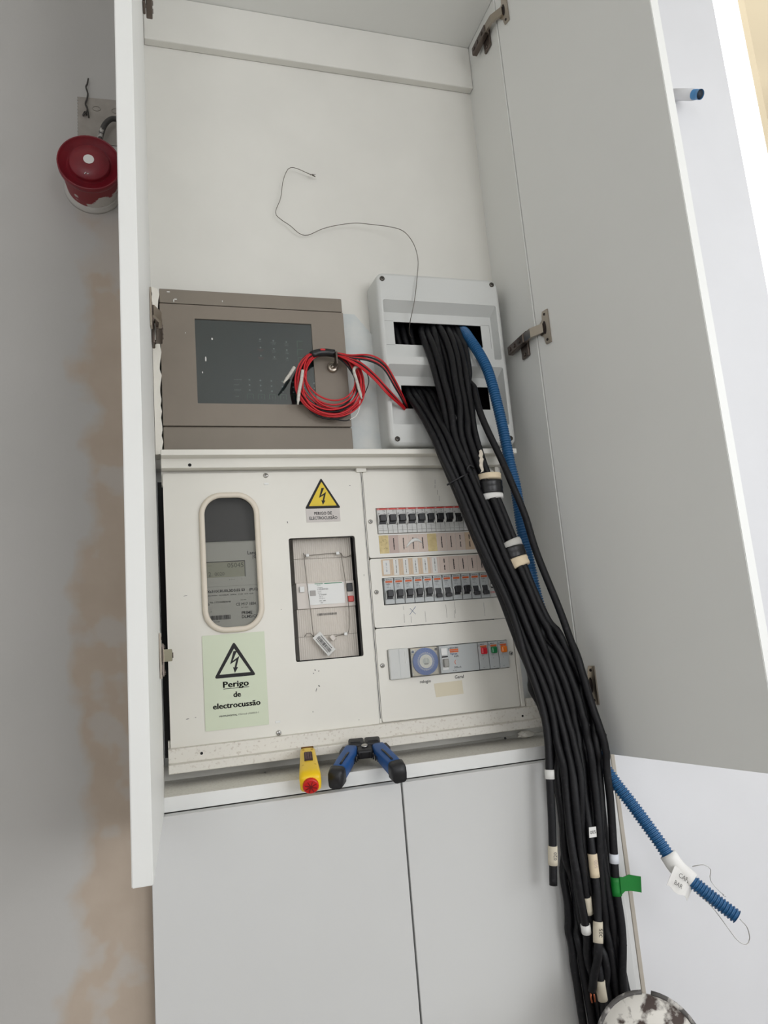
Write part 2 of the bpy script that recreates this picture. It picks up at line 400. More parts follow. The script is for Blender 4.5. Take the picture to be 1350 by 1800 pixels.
def hinge(z, side):
    """cup hinge: mounting plate and arm on the cupboard side, cup plate on the door face"""
    if side > 0: h = Vector((0.6885, -.0045, 0)); dd = (Vector((.7608, -.3248, 0))-h).normalized(); sx = XR; s = -1
    else: h = Vector((0.0199, -.0045, 0)); dd = (Vector((.0124, -.3354, 0))-h).normalized(); sx = XL; s = 1
    nn = Vector((-dd.y, dd.x, 0)); nn = nn if nn.x*s > 0 else -nn       # into the cupboard
    o = Vector((sx+s*.002, 0.05, z)); m = MB(o)
    def prof(x0, x1, ya, yb, za, zb, bev=.0015):
        xa, xb = sorted((sx+s*x0, sx+s*x1)); m.box(xa, ya, z+za, xb, yb, z+zb, bev=bev)
    prof(.006, .017, .020, .082, -.0085, .0085)                   # arm body
    for yy in (.034, .055, .072): m.lathe([(.004, .0), (.004, .0012)], (sx+s*.0172, yy, z), axis=(s, 0, 0), n=12, smooth=False)
    arm = m.build('hinge', M_nickel_dk, uc)
    m = MB(o); xa, xb = sorted((sx+s*.0005, sx+s*.0055)); m.box(xa, .026, z-.03, xb, .052, z+.018, bev=.0018)
    for zz in (-.024, .012): m.lathe([(.0035, 0), (.0035, .0015)], (sx+s*.0055, .039, z+zz), axis=(s, 0, 0), n=12)
    m.build('mounting_plate', M_nickel_dk, arm)
    m = MB(o); c = h + dd*.024; c.z = z
    R = Matrix((dd, nn, Vector((0, 0, 1)))).transposed().to_4x4(); R.translation = c
    pl = [( .009, -.031), (.009, .031), (-.004, .031), (-.006, .024), (-.0065, .0165), (-.013, .012), (-.0165, .004), (-.0165, -.004), (-.013, -.012), (-.0065, -.0165), (-.006, -.024), (-.004, -.031)]
    def prismR(pts, n0, n1, mi=0):
        k = len(pts); m.add([R @ Vector((a, n0, b)) for a, b in pts]+[R @ Vector((a, n1, b)) for a, b in pts],
            [tuple(range(k)), tuple(range(2*k-1, k-1, -1))]+[(i, i+k, (i+1) % k+k, (i+1) % k) for i in range(k)], mi)
    prismR(pl, .0006, .0032)
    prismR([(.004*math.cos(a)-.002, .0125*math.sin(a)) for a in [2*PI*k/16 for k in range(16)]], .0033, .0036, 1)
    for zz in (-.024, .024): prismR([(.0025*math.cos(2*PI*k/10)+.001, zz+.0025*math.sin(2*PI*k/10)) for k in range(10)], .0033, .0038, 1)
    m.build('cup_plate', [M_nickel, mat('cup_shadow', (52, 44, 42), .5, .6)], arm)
    m = MB(o); p0 = R @ Vector((-.004, .004, 0)); p1 = Vector((sx+s*.013, .024, z)); dirv = (p1-p0); n2 = Vector((0, 0, 1)); w = dirv.cross(n2).normalized()*.0022
    vs = [p+n2*(q*.0085)+w*r_ for p in (p0, p0.lerp(p1, .5)+nn*.006, p1) for q in (-1, 1) for r_ in (-1, 1)]
    fs = []
    for k in (0, 4): fs += [(k, k+1, k+5, k+4), (k+2, k+3, k+7, k+6), (k, k+2, k+6, k+4), (k+1, k+3, k+7, k+5)]
    fs += [(0, 1, 3, 2), (8, 9, 11, 10)]
    m.add(vs, fs).build('link_arm', M_nickel, arm)
for z in (1.909, 1.392): hinge(z, -1)
hinge(2.535, -1)
for z in (1.912, 1.288): hinge(z, 1)
hinge(2.572, 1)

# ------------------------------------------------------------------ electrical meter cupboard
ec = empty('meter_cabinet', (0.345, 0.12, 1.219), 'cream metal meter and fuse cupboard set into the wall', 'meter cabinet')
def child(mb, name, mats, par=None, lab=None):
    o = mb.build(name, mats, par or ec)
    if lab: o['label'] = lab
    return o
tr = MB((.34, .09, 1.69)).box(.0285, .07, 1.7068, .658, .098, 1.7165, bev=.0012).box(.0285, .09, 1.6906, .658, .112, 1.7075, bev=.001)
tr.box(.0285, .116, 1.668, .642, .13, 1.695).disc(.0735, .0897, 1.6955, .0028, 1).disc(.6005, .0897, 1.6985, .002, 1)
tr.box(.358, .1035, 1.6835, .376, .117, 1.6905)
child(tr, 'top_rail', [M_sheet, M_black])
br = MB((.34, .09, 1.22)).box(.0268, .09, 1.2312, .656, .112, 1.2522, bev=.001).box(.0268, .07, 1.219, .656, .1, 1.2318, bev=.0012)
br.disc(.0755, .0897, 1.2415, .0022, 1).disc(.619, .0897, 1.2385, .002, 1).box(.0268, .1125, 1.25, .642, .13, 1.262).box(.636, .1, 1.2515, .650, .112, 1.2655)
child(br, 'bottom_rail', [M_sheet_dirty, M_black])
child(MB((.367, .11, 1.25)).box(.3656, .108, 1.2525, .3692, .13, 1.690).box(.3668, .1074, 1.26, .3678, .109, 1.683, 1), 'centre_post', [M_sheet, M_grey_dk])
child(MB((.63, .11, 1.25)).box(.6268, .1045, 1.2525, .634, .13, 1.6905, bev=.001), 'side_post', M_sheet)
# left door with the two openings
win = loop2d(.0885, 1.4235, .1812, 1.6485, .034, 8); rect = loop2d(.2312, 1.3646, .3468, 1.5705, .0035, 3)
md = child(MB((.2, P, 1.25)).plate(loop2d(.0306, 1.2498, .3650, 1.6855, .004, 4), [win, rect], P, P+.0025).box(.0312, P+.0026, 1.2503, .0330, P+.014, 1.685)
    .box(.0312, P+.0026, 1.6830, .3642, P+.014, 1.6848).box(.0312, P+.0026, 1.2503, .3642, P+.014, 1.2521).plate(loop2d(.2302, 1.3636, .3478, 1.5715, .004, 3), [rect], P+.0026, P+.016, 1), 'meter_door', [M_sheet, M_grey_dk])
gl = [(a, P-.002, b) for a, b in loop2d(.0900, 1.4250, .1797, 1.6470, .033, 10)]
child(MB((.135, P, 1.43)).tube(gl, .0046, 10, closed=True), 'window_gasket', M_gasket, md)
child(MB((.135, P, 1.43)).prism(loop2d(.0905, 1.4255, .1792, 1.6465, .032, 8), P+.0006, P+.0022), 'window_pane', M_glass, md)
def screw(par, x, y, z, r=.0042, mats=None, name='screw'):
    m = MB((x, y, z)).lathe([(r, 0), (r, .0012), (r*.7, .0022)], (x, y, z), n=14)
    for a in (0.4, 0.4+PI/2):
        c, s = math.cos(a)*r*.62, math.sin(a)*r*.62; e = .18
        m.add([(x-c+s*e, y-.0024, z-s-c*e), (x+c+s*e, y-.0024, z+s-c*e), (x+c-s*e, y-.0024, z+s+c*e), (x-c-s*e, y-.0024, z-s+c*e)], [(0, 1, 2, 3)], 1)
    return m.build(name, mats or [M_steel, M_grey_dk], par)
screw(md, .1986, P-.0002, 1.6802, .0042); screw(md, .1967, P-.0002, 1.2562, .0042)
for x, z in ((.1988, 1.6655), (.1962, 1.2735)):
    child(MB((x, P, z)).box(x-.004, P-.0012, z-.0016, x+.004, P-.0002, z+.0016, bev=.0005), 'slot_cover', M_edge, md)
sc_m = MB((.25, P, 1.3))
for x, z, w, h, a in ((.262, 1.349, .0014, .0022, .5), (.268, 1.347, .002, .0012, 0), (.259, 1.344, .0011, .0018, 1), (.267, 1.323, .0016, .003, .8), (.262, 1.317, .0009, .005, -.3), (.254, 1.283, .0008, .002, 0), (.057, 1.293, .004, .0008, .1), (.069, 1.294, .002, .0006, 0), (.060, 1.484, .005, .0007, .2), (.231, 1.598, .0012, .003, .3), (.345, 1.660, .0015, .001, 0), (.358, 1.501, .0006, .003, 0), (.330, 1.262, .0012, .001, 0), (.212, 1.452, .001, .001, 0)):
    w *= .7; h *= .7
    sc_m.add([(x+dx*math.cos(a)-dz*math.sin(a), P-.0003, z+dx*math.sin(a)+dz*math.cos(a)) for dx, dz in ((-w, -h*.4), (w*.3, -h), (w, h*.5), (-w*.4, h))], [(0, 1, 2, 3)])
child(sc_m, 'scuff_marks', M_inkgrey, md)['kind'] = 'stuff'
# right hand panels
def rpanel(z0, z1, hole, r=.004):
    return child(MB((.5, P, z0)).plate(loop2d(.3700, z0, .6255, z1, r, 4), [loop2d(*hole, .001, 2)], P, P+.012), 'breaker_panel', M_sheet)
UP = rpanel(1.5302, 1.6845, (.3885, 1.5712, .6065, 1.6182))
MP = rpanel(1.4096, 1.5284, (.3895, 1.4470, .6085, 1.4942))
LP = rpanel(1.2535, 1.4082, (.3880, 1.3215, .6130, 1.3712))
screw(UP, .3771, P-.0002, 1.5943, .0038); screw(MP, .3776, P-.0002, 1.4705, .0038); screw(LP, .3777, P-.0002, 1.346, .0038); screw(LP, .6186, P-.0002, 1.3467, .0038)
pen = MB((.5, P, 1.42))
for x, z0, z1 in ((.424, 1.437, 1.4435), (.424, 1.415, 1.43), (.4365, 1.414, 1.425), (.463, 1.413, 1.432), (.503, 1.418, 1.441), (.520, 1.424, 1.445), (.518, 1.416, 1.43), (.576, 1.416, 1.44)):
    pen.quad(x-.0002, z0, x+.0002, z1, P-.0003)
pen.add([(.434, P-.0003, 1.428), (.4345, P-.0003, 1.4275), (.447, P-.0003, 1.441), (.4463, P-.0003, 1.4415)], [(0, 1, 2, 3)], 1)
pen.add([(.445, P-.0003, 1.428), (.4456, P-.0003, 1.4284), (.4363, P-.0003, 1.439), (.4358, P-.0003, 1.4385)], [(0, 1, 2, 3)], 1)
child(pen, 'pencil_marks', [M_inkgrey, M_inkblue], MP)['kind'] = 'stuff'
pen2 = MB((.5, P, 1.6))
for x, z0, z1 in ((.505, 1.660, 1.668), (.504, 1.652, 1.658), (.507, 1.64, 1.649), (.510, 1.628, 1.638)): pen2.add([(x, P-.0003, z0), (x+.0005, P-.0003, z0), (x+.0012, P-.0003, z1), (x+.0007, P-.0003, z1)], [(0, 1, 2, 3)])
child(pen2, 'pencil_marks', M_inkgrey, UP)['kind'] = 'stuff'
child(MB((.452, P, 1.31)).text('relogio', .4520, 1.3105, P-.0004, .0052, 0, 'c', .01), 'lettering', M_ink, LP)
child(MB((.515, P, 1.31)).text('Geral', .5150, 1.3122, P-.0004, .0056, 0, 'c', .012), 'lettering', M_ink, LP)
child(MB((.494, P, 1.285)).prism([(.4672, 1.3075), (.4690, 1.2845), (.5200, 1.2855), (.5195, 1.3085)], P-.0004, P-.0001), 'paper_patch', mat('faint_paper', (222, 213, 190), .8), LP)
# printed card strips
def card(par, x0, z0, x1, z1, m, kind, seed):
    rnd = random.Random(seed); c = MB((x0, P, z0)).prism([(x0+.0003, z0), (x1-.0003, z0), (x1-.0003, z1), (x0+.0003, z1)], P-.0006, P-.0001)
    xm = (x0+x1)/2; zm = (z0+z1)/2; H = z1-z0; y = P-.0008
    if kind == 'dash' or kind == 'two':
        segs = [(zm-H*.32, zm+H*.32)] if kind == 'dash' else [(zm-H*.34, zm-.02*H), (zm+.1*H, zm+H*.36)]
        for a, b in segs:
            z = a
            while z < b:
                h = rnd.uniform(.0008, .0016); c.quad(xm-.0009+rnd.uniform(-.0002, .0002), z, xm+.0009+rnd.uniform(-.0002, .0002), min(z+h, b), y, 1); z += h+.00015
    elif kind == 'strip':
        c.prism([(xm-.0052, z0+H*.02), (xm+.0042, z0+H*.02), (xm+.0042, z1-H*.02), (xm-.0052, z1-H*.02)], P-.0009, P-.0006, 2)
        z = zm-H*.35
        while z < zm+H*.38:
            h = rnd.uniform(.0007, .0014); c.quad(xm-.0010, z, xm+rnd.uniform(0, .0006), z+h, P-.0011, 1); z += h+rnd.uniform(.0003, .0012)
    elif kind == 'scrawl':
        for k in range(14):
            z = rnd.uniform(z0+.002, z1-.003); x = rnd.uniform(x0+.003, x1-.005); c.quad(x, z, x+rnd.uniform(.0006, .003), z+.0004, y, 1)
    elif kind == 'frame':
        c.prism([(xm-.006, z0+.0025), (xm+.006, z0+.0025), (xm+.006, z1-.002), (xm-.006, z1-.002)], P-.0009, P-.0006, 2)
        z = zm-H*.25
        while z < zm+H*.3:
            h = rnd.uniform(.0008, .0014); c.quad(xm-.0008, z, xm+rnd.uniform(.0002, .0008), z+h, P-.0011, 3); z += h+rnd.uniform(.0004, .0022)
    return c.build('label_card', [m, M_ink, M_paper, M_inkblue], par)
kinds = [(M_cardyel, 'scrawl'), (M_cardmauve, 'dash')]+[(M_cardpink, 'dash')]*3+[(M_cardyel, 'none')]+[(M_cardpink, 'dash')]*2+[(M_cardpink, 'two')]+[(M_cardtan, 'two')]+[(M_cardpink, 'dash')]*2
child(MB((.5, P, 1.535)).prism([(.3885, 1.5350), (.6065, 1.5350), (.6065, 1.5702), (.3885, 1.5702)], P-.0001, P-.00002), 'card_strip', M_edge, UP)
for k, (m, kd) in enumerate(kinds): card(UP, .3895+.01805*k, 1.5368, .3895+.01805*(k+1), 1.5690, m, kd, k)
kinds = [(M_cardtan, 'frame')]+[(M_cardtan, 'strip')]*4+[(M_cardpink, 'strip')]+[(M_cardpink, 'two')]+[(M_cardpink, 'dash')]*4+[(M_paper, 'scrawl')]
for k, (m, kd) in enumerate(kinds): card(MP, .3905+.01805*k, 1.4975, .3905+.01805*(k+1), 1.5266, m, kd, 40+k)
tp = MB((.445, P, 1.54)); arc = [(.4385+.030*t, 1.543+.016*math.sin(PI*(t*.72+.05))) for t in [i/8 for i in range(9)]]
tp.tube([(a, P-.0012, b) for a, b in arc], lambda i, n: .0004+.0030*math.sin(PI*(i+.3)/n), 6); child(tp, 'paper_curl', M_edge, UP)

# ------------------------------------------------------------------ circuit breakers
def breaker_a(on):
    """narrow grey breaker with a red top strip"""
    e = empty('circuit_breaker', (0, 0, 0), '', 'breaker', 'circuit breakers of the upper row')
    W, H = .0177, .0452; body = MB().box(-W/2, -.0015, 0, W/2, .03, H, bev=.0006).box(-W/2+.0003, -.0026, .0, W/2-.0003, 0, .0115, bev=.0005)
    body.box(-W/2+.0004, -.0031, .0085, W/2-.0004, 0, .0098, bev=.0003).quad(-.0002, .0008, .0002, .0145, -.0034, 1).quad(-.008, .0052, .008, .0056, -.0030, 1)
    body.quad(-.0086, .0, -.0082, .042, -.0017, 1)
    body.text('TS', .0018, .0386, -.0018, .0030, 2, 'l').text('O', -.0068, .0345, -.0018, .0026, 2, 'l', .01).text('I on', .003, .0352, -.0018, .0018, 2)
    b = body.build('body', [M_modlight, M_inkgrey, M_ink], e)
    MB().box(-W/2+.0002, -.0020, .0423, W/2-.0002, -.0012, .0452).text('ABB', -.0078, .0431, -.0022, .0015, 1).build('red_strip', [M_redlabel, M_edge], e)
    for s in (-1, 1):
        g = MB(); g.tube([(s*.0072, -.0016, .0155), (s*.0078, -.0062, .0195), (s*.0079, -.0078, .0245), (s*.0078, -.0062, .0300), (s*.0070, -.0016, .0335)], .0009, 6, step=.002)
        g.build('handle_guard', M_edge, e)
    t = MB().box(-.0060, -.0040, .0165, .0060, -.0014, .0325, bev=.0008)
    if on: t.box(-.0058, -.0115, .0205, .0058, -.003, .0325, bev=.0012)
    else: t.box(-.0056, -.0105, .0165, .0056, -.003, .0245, bev=.0012)
    t.build('toggle', M_blkplastic, e); return e
def breaker_b(on):
    """pale grey breaker with an orange label"""
    e = empty('circuit_breaker', (0, 0, 0), '', 'breaker', 'circuit breakers of the middle row')
    W, H = .0176, .0450
    body = MB().box(-W/2, -.0015, 0, W/2, .03, H, bev=.0006).box(-W/2+.0002, -.0022, 0, -W/2+.0006, -.001, H, 1)
    body.text('MERLIN', -.0050, .0415, -.0018, .0016, 2, 'l', .012, width=.011).text('C60N', -.0052, .0336, -.0018, .0022, 2, 'l', .01)
    body.text('C10', -.0042, .0305, -.0018, .0019, 3).text('400V', -.0042, .0279, -.0018, .0015, 3).quad(-.0082, .0402, -.0072, .0445, -.0018, 2)
    body.quad(.0018, .0255, .0026, .0263, -.0018, 2).quad(.0019, .028, .0024, .0292, -.0018, 2)
    body.build('body', [M_modgrey, M_inkgrey, M_ink, M_inkgrey], e)
    MB().box(-.0056, -.0019, .0368, .0066, -.0012, .0402).text('multi 9', -.005, .0377, -.0021, .0020, 1, width=.0095).build('orange_label', [M_orange, mat('dark_orange', (150, 52, 22), .6)], e)
    for s in (-1, 1):
        g = MB(); g.tube([(s*.0064, -.0014, .0075), (s*.0068, -.0050, .0115), (s*.0068, -.0058, .0160), (s*.0064, -.0014, .0225)], .0007, 6, step=.002)
        g.build('handle_guard', M_edge, e)
    t = MB().box(-.0052, -.0035, .0085, .0052, -.0014, .0225, bev=.0008)
    if on: t.box(-.0052, -.0105, .0120, .0052, -.003, .0240, bev=.0012)
    else: t.box(-.0050, -.0105, .0055, .0050, -.003, .0125, bev=.0012)
    t.build('toggle', M_grey_dk if not on else M_blkplastic, e); return e
protoA = {True: None, False: None}; protoB = {True: None, False: None}
def place(proto, fn, on, loc, label):
    if proto[on] is None: proto[on] = fn(on); proto[on].location = loc; proto[on]['label'] = label
    else: dup(proto[on], loc, label)
for k in range(12):
    on = k < 8; st = 'black toggle up' if on else 'toggle switched down'
    lab = 'red-topped circuit breaker, %s from the left in the upper row, %s' % (ORD[k], st)
    place(protoA, breaker_a, on, (.3894+.018*(k+.5), P-.0005, 1.5720), lab)
for k in range(11):
    on = k not in (5, 6, 9, 10); st = 'toggle up' if on else 'toggle switched down'
    lab = 'orange-labelled circuit breaker, %s from the left in the middle row, %s' % (ORD[k], st)
    place(protoB, breaker_b, on, (.3915+.018*(k+.5), P-.0005, 1.4484), lab)
e = empty('circuit_breaker', (.5895+.009, P-.0005, 1.4484), 'odd circuit breaker with silver toggle and red lines ending the middle row', 'breaker', 'circuit breakers of the middle row')
o = e.location
MB(o).add(*(lambda m: ([p+o for p in m.v], m.f))(MB().box(-.0088, -.0015, 0, .0088, .03, .045, bev=.0006))).build('body', M_modlight, e)
b2 = MB(o)
for z in (.0075, .0095): b2.quad(o.x-.008, o.z+z, o.x+.008, o.z+z+.0007, o.y-.0018)
b2.box(o.x-.0085, o.y-.002, o.z+.0435, o.x+.0085, o.y-.001, o.z+.045); b2.build('red_line', M_redlabel, e)
MB(o).text('O', o.x-.0065, o.z+.035, o.y-.0018, .003).build('mark', M_ink, e)
MB(o).box(o.x-.0058, o.y-.0035, o.z+.0165, o.x+.006, o.y-.001, o.z+.0305, bev=.001).build('toggle_slot', M_blkplastic, e)
MB(o).box(o.x-.0062, o.y-.011, o.z+.0185, o.x+.0062, o.y-.003, o.z+.0235, bev=.001).build('toggle', M_edge, e)

# lower row of modules
zl, zh = 1.3232, 1.3700
def mod(x0, x1, label, cat, y=P-.004, name='module', z0=zl, z1=zh, m=M_modgrey, bev=.0008):
    e = empty(name, ((x0+x1)/2, P, z0), label, cat)
    MB(e.location).box(x0+.0003, y, z0, x1-.0003, P+.03, z1, bev=bev).build('body', m, e); return e
e = mod(.3885, .4250, 'plain grey blank module at the left end of the bottom row', 'module', name='blank_module', z0=1.3208, z1=1.3722, y=P-.007, m=M_grey, bev=.002)
MB(e.location).box(.4170, P-.0082, 1.3462, .4182, P-.0066, 1.3695, bev=.0004).box(.4068, P-.0073, 1.3215, .4072, P-.0068, 1.3715, 1).build('ridge', [M_edge, M_modgrey], e)
e = empty('timer_switch', (.4525, P, zl), 'square time switch with a blue dial under a clear cover', 'timer')
MB(e.location).box(.4258, P-.0015, 1.3222, .4795, P+.03, 1.3702, bev=.002).build('body', mat('timer_base', (206, 196, 180), .5), e)
cx, cz = .4545, 1.3465
dl = MB(e.location).lathe([(.0232, 0), (.0232, .003), (.0222, .0042)], (cx, P-.0015, cz), n=40).build('dial', [M_dialblue], e)
mk = MB(e.location).lathe([(.0118, 0), (.0118, .0008), (.0090, .0008)], (cx, P-.0060, cz), n=32, mi=0, smooth=False)
for k in range(48):
    a = 2*PI*k/48; r0, r1 = (.0128, .0150) if k % 2 else (.0128, .0160)
    c, s = math.cos(a), math.sin(a); t = .00035
    mk.add([(cx+r0*c-s*t, P-.0059, cz+r0*s+c*t), (cx+r0*c+s*t, P-.0059, cz+r0*s-c*t), (cx+r1*c+s*t, P-.0059, cz+r1*s-c*t), (cx+r1*c-s*t, P-.0059, cz+r1*s+c*t)], [(0, 1, 2, 3)])
mk.disc(cx, P-.0071, cz, .0062, 1, 20).quad(cx-.0006, cz-.001, cx+.0006, cz+.008, P-.0073, 0).quad(cx-.004, cz-.005, cx+.004, cz-.0035, P-.0073, 2)
mk.build('dial_marks', [M_paper, M_modgrey, M_inkgrey], dl)
MB(e.location).lathe([(.0042, 0), (.0042, .0025)], (.4325, P-.0015, 1.3642), n=16).lathe([(.0022, .0025), (.0022, .0035)], (.4325, P-.0015, 1.3642), n=12, mi=1).lathe([(.0024, 0), (.0024, .002)], (.4300, P-.0015, 1.3262), n=12, mi=0).lathe([(.002, 0), (.002, .003)], (.4755, P-.0015, 1.3655), n=12, mi=2).build('corner_knob', [M_paper, M_inkblue, M_grey_dk], e)
MB(e.location).box(.4262, P-.0105, 1.3228, .4790, P-.0098, 1.3698).box(.4262, P-.0105, 1.3228, .4268, P-.001, 1.3698).box(.4784, P-.0105, 1.3228, .4790, P-.001, 1.3698).box(.4262, P-.0105, 1.3228, .479, P-.001, 1.3234).build('clear_cover', M_clear, e)
e = mod(.4800, .5538, 'wide grey main earth leakage switch marked sixty-three amps', 'switch', name='main_switch')
MB(e.location).box(.4838, P-.0062, 1.3538, .4950, P-.0035, 1.3660, bev=.0006).build('test_button', M_edge, e)
MB(e.location).box(.4846, P-.0050, 1.3285, .4955, P-.0035, 1.3530, bev=.0006).box(.4846, P-.0060, 1.3500, .4955, P-.0045, 1.3522, 2).box(.4855, P-.0125, 1.3335, .4947, P-.004, 1.3480, 1, bev=.0018).build('toggle', [M_edge, mat('toggle_grey', (150, 148, 142), .4), M_ink], e)
MB(e.location).box(.5005, P-.0046, 1.3605, .5165, P-.0038, 1.3632).box(.5005, P-.0046, 1.3572, .5165, P-.0038, 1.3600, 0).text('multi 9', .501, 1.3578, P-.0049, .0018, 1).text('(', .5075, 1.3385, P-.0043, .0055, 0, bold=.03).build('orange_label', [M_orange, mat('dark_orange', (150, 52, 22), .6)], e)
MB(e.location).text('MERLIN GERIN', .5005, 1.3642, P-.0043, .0018, 0, 'l', .02).text('Vigirupt', .5005, 1.3535, P-.0043, .0030, 1, 'l', .02).text('63A', .5078, 1.3488, P-.0043, .0038, 0, 'l').text('300mA', .5060, 1.3300, P-.0043, .0034, 0, 'l').text('2P  ON', .503, 1.3255, P-.0043, .0016).quad(.4985, 1.3605, .4993, 1.3655, P-.0043).build('lettering', [M_ink, M_inkblue], e)
for x0, x1, lens, nm in ((.5545, .5738, M_redlens, 'red'), (.5742, .5930, M_greenlens, 'green'), (.5933, .6122, M_amberlens, 'orange')):
    e = mod(x0, x1, 'grey pilot lamp module with a square %s lens' % nm, 'pilot lamp', name='pilot_lamp', y=P-.004); e['group'] = 'pilot lamps of the bottom row'
    MB(e.location).box(x0+.0038, P-.0115, 1.3495, x1-.0045, P-.0035, 1.3612, bev=.0022).build('lens', lens, e)
    MB(e.location).box(x0+.004, P-.0046, 1.3615, x1-.003, P-.0038, 1.3645).build('orange_label', M_orange, e)
    MB(e.location).text('MERLIN', x0+.0042, 1.3660, P-.0043, .0016, 0, 'l', .02).quad(x0+.0015, 1.3625, x0+.0023, 1.367, P-.0043).text('230V~', x0+.0052, 1.3462, P-.0043, .0013).text('C', x0+.007, 1.3405, P-.0043, .002).text('18321', x0+.006, 1.3258, P-.0043, .0012).build('lettering', M_ink, e)

# ------------------------------------------------------------------ electricity meter behind the oval window
Y = .1135
e = empty('electricity_meter', (.135, Y, 1.40), 'grey electricity meter with a display behind the oval window', 'electricity meter')
MB(e.location).box(.0700, Y, 1.40, .1960, Y+.08, 1.5708, bev=.003).build('body', M_meterbody, e)
MB(e.location).box(.075, Y+.02, 1.5712, .190, Y+.08, 1.66, bev=.003).build('terminal_cover', mat('meter_dark', (66, 64, 66), .4), e)
MB(e.location).box(.0955, Y-.0008, 1.5112, .1562, Y-.0002, 1.5368).box(.0945, Y-.001, 1.5360, .1572, Y-.0002, 1.5375, 1).box(.1560, Y-.001, 1.5105, .1572, Y-.0002, 1.5375, 1).build('display', [M_lcd, M_inkgrey], e)
t = MB(e.location); y = Y-.0012
t.text('05045', .1545, 1.5265, y, .0078, 1, 'r').text('2.', .0975, 1.5135, y, .0070, 1).text('0020', .1075, 1.5140, y, .0058, 1).quad(.097, 1.5305, .103, 1.5309, y, 1)
t.text('Landis', .1620, 1.5470, y, .0060, 0, 'l', .01).text('|Gyr+', .1700, 1.5405, y, .0058, 0)
for x in (.131, .1345, .138, .151): t.disc(x, y, 1.5065, .0005, 0, 8)
t.text('ZMXs310CRU0L3D3.02 S3    (PLC)', .0855, 1.4868, y, .0042, 0, 'l', .014, width=.0905).text('3x230/400V...5(100)A  50Hz  Cl.B  0.5-10A', .0880, 1.4810, y, .0020, 0, width=.0805)
t.quad(.0915, 1.4960, .178, 1.4962, y, 2)
t.text('Nr.17210483848', .0985, 1.4695, y, .0028, 0, width=.0325).text('CE M17 1884', .1395, 1.4632, y, .0048, 0, width=.032).text('0.05-100A', .1470, 1.4715, y, .0016).text('IEC  62052', .1480, 1.4590, y, .0018)
t.text('PRIME', .1480, 1.4488, y, .0048, 0, 'l', .01).text('DLMS/COSEM', .1480, 1.4425, y, .0048, 0, 'l', .01).text('ZMX310 17210483', .093, 1.4385, y, .0018)
x = .0925; rnd = random.Random(3)
while x < .130:
    w = rnd.uniform(.0003, .0012); t.quad(x, 1.4425, x+w, 1.4495, y, 0); x += w+rnd.uniform(.0004, .001)
for i in range(5):
    for j in range(5):
        if rnd.random() < .5: t.quad(.0925+.0009*i, 1.4665+.0009*j, .0925+.0009*i+.0008, 1.4665+.0009*j+.0008, y, 0)
t.text('-', .0985, 1.4585, y, .003).text('=', .0985, 1.4545, y, .003)
t.build('lettering', [M_ink, mat('lcd_segment', (104, 104, 92), .5), M_inkgrey], e)

# ------------------------------------------------------------------ sealed main breaker behind the square opening
Y = .135
e = empty('main_breaker', (.294, Y, 1.371), 'sealed main breaker with black and red buttons in the square opening', 'breaker')
def ribbed(z0, z1, name):
    m = MB(e.location); n = 56; x0, x1 = .2428, .3452; vs = []; fs = []
    for i in range(n+1):
        x = x0+(x1-x0)*i/n; yy = Y+(.0006 if i % 2 else 0); vs += [(x, yy, z0), (x, yy, z1)]
    for i in range(n): fs.append((2*i, 2*i+2, 2*i+3, 2*i+1))
    m.add(vs, fs).box(x0, Y+.0008, z0, x1, Y+.05, z1); m.build(name, M_cover, e)
ribbed(1.5378, 1.578, 'upper_cover'); ribbed(1.4962, 1.5372, 'terminal_cover'); ribbed(1.4045, 1.4508, 'lower_cover'); ribbed(1.366, 1.4040, 'bottom_cover')
MB(e.location).box(.2432, Y-.004, 1.4513, .3452, Y+.05, 1.4958, bev=.001).build('body', mat('breaker_white', (222, 214, 206), .5), e)
MB(e.location).box(.2632, Y-.0048, 1.4570, .3272, Y-.0039, 1.4935, bev=.0003).build('face_label', M_edge, e)
MB(e.location).box(.2483, Y-.0085, 1.4795, .2566, Y-.0035, 1.4895, bev=.0008).build('toggle', M_edge, e)
MB(e.location).box(.2663, Y-.0062, 1.4728, .2761, Y-.0046, 1.4816, bev=.0004).build('selector', mat('selector_grey', (168, 164, 160), .5), e)
MB(e.location).box(.3316, Y-.0075, 1.4765, .3415, Y-.0035, 1.4908, bev=.0006).build('black_button', M_blkplastic, e)
MB(e.location).box(.3318, Y-.0085, 1.4584, .3422, Y-.0035, 1.4687, bev=.0012).build('red_button', mat('button_red', (206, 58, 48), .4), e)
y = Y-.0051
t = MB(e.location).quad(.2920, 1.4921, .3235, 1.4934, y, 1).text('Schneider', .2755, 1.4920, y, .0027, 1, 'l', .01, width=.0150).text('Electric', .2790, 1.4895, y, .0016, 1)
t.text('Compact', .2800, 1.4855, y, .0018, 2).text('E 47S230/2P/60A', .2798, 1.4822, y, .0022, 0, width=.0185).text('U 230V', .2798, 1.4790, y, .0015, 2).text('500 mA', .2798, 1.4762, y, .0014, 2).text('In 10/20/30A', .2818, 1.4728, y, .0020, 0, width=.0130).text('3000 A', .2818, 1.4695, y, .0015, 2).text('NF C62-411', .2818, 1.4665, y, .0015, 2).text('IP20 - 0404', .2818, 1.4625, y, .0017, 0).text('0408', .2835, 1.4592, y, .0015, 2)
x = .2775; rnd = random.Random(8)
while x < .3108:
    w = rnd.uniform(.0004, .0012); t.quad(x, 1.4385, x+w, 1.4422, Y-.0006, 2); x += w+rnd.uniform(.0004, .0011)
t.build('lettering', [M_ink, mat('label_green', (40, 130, 92), .5), M_inkgrey], e)
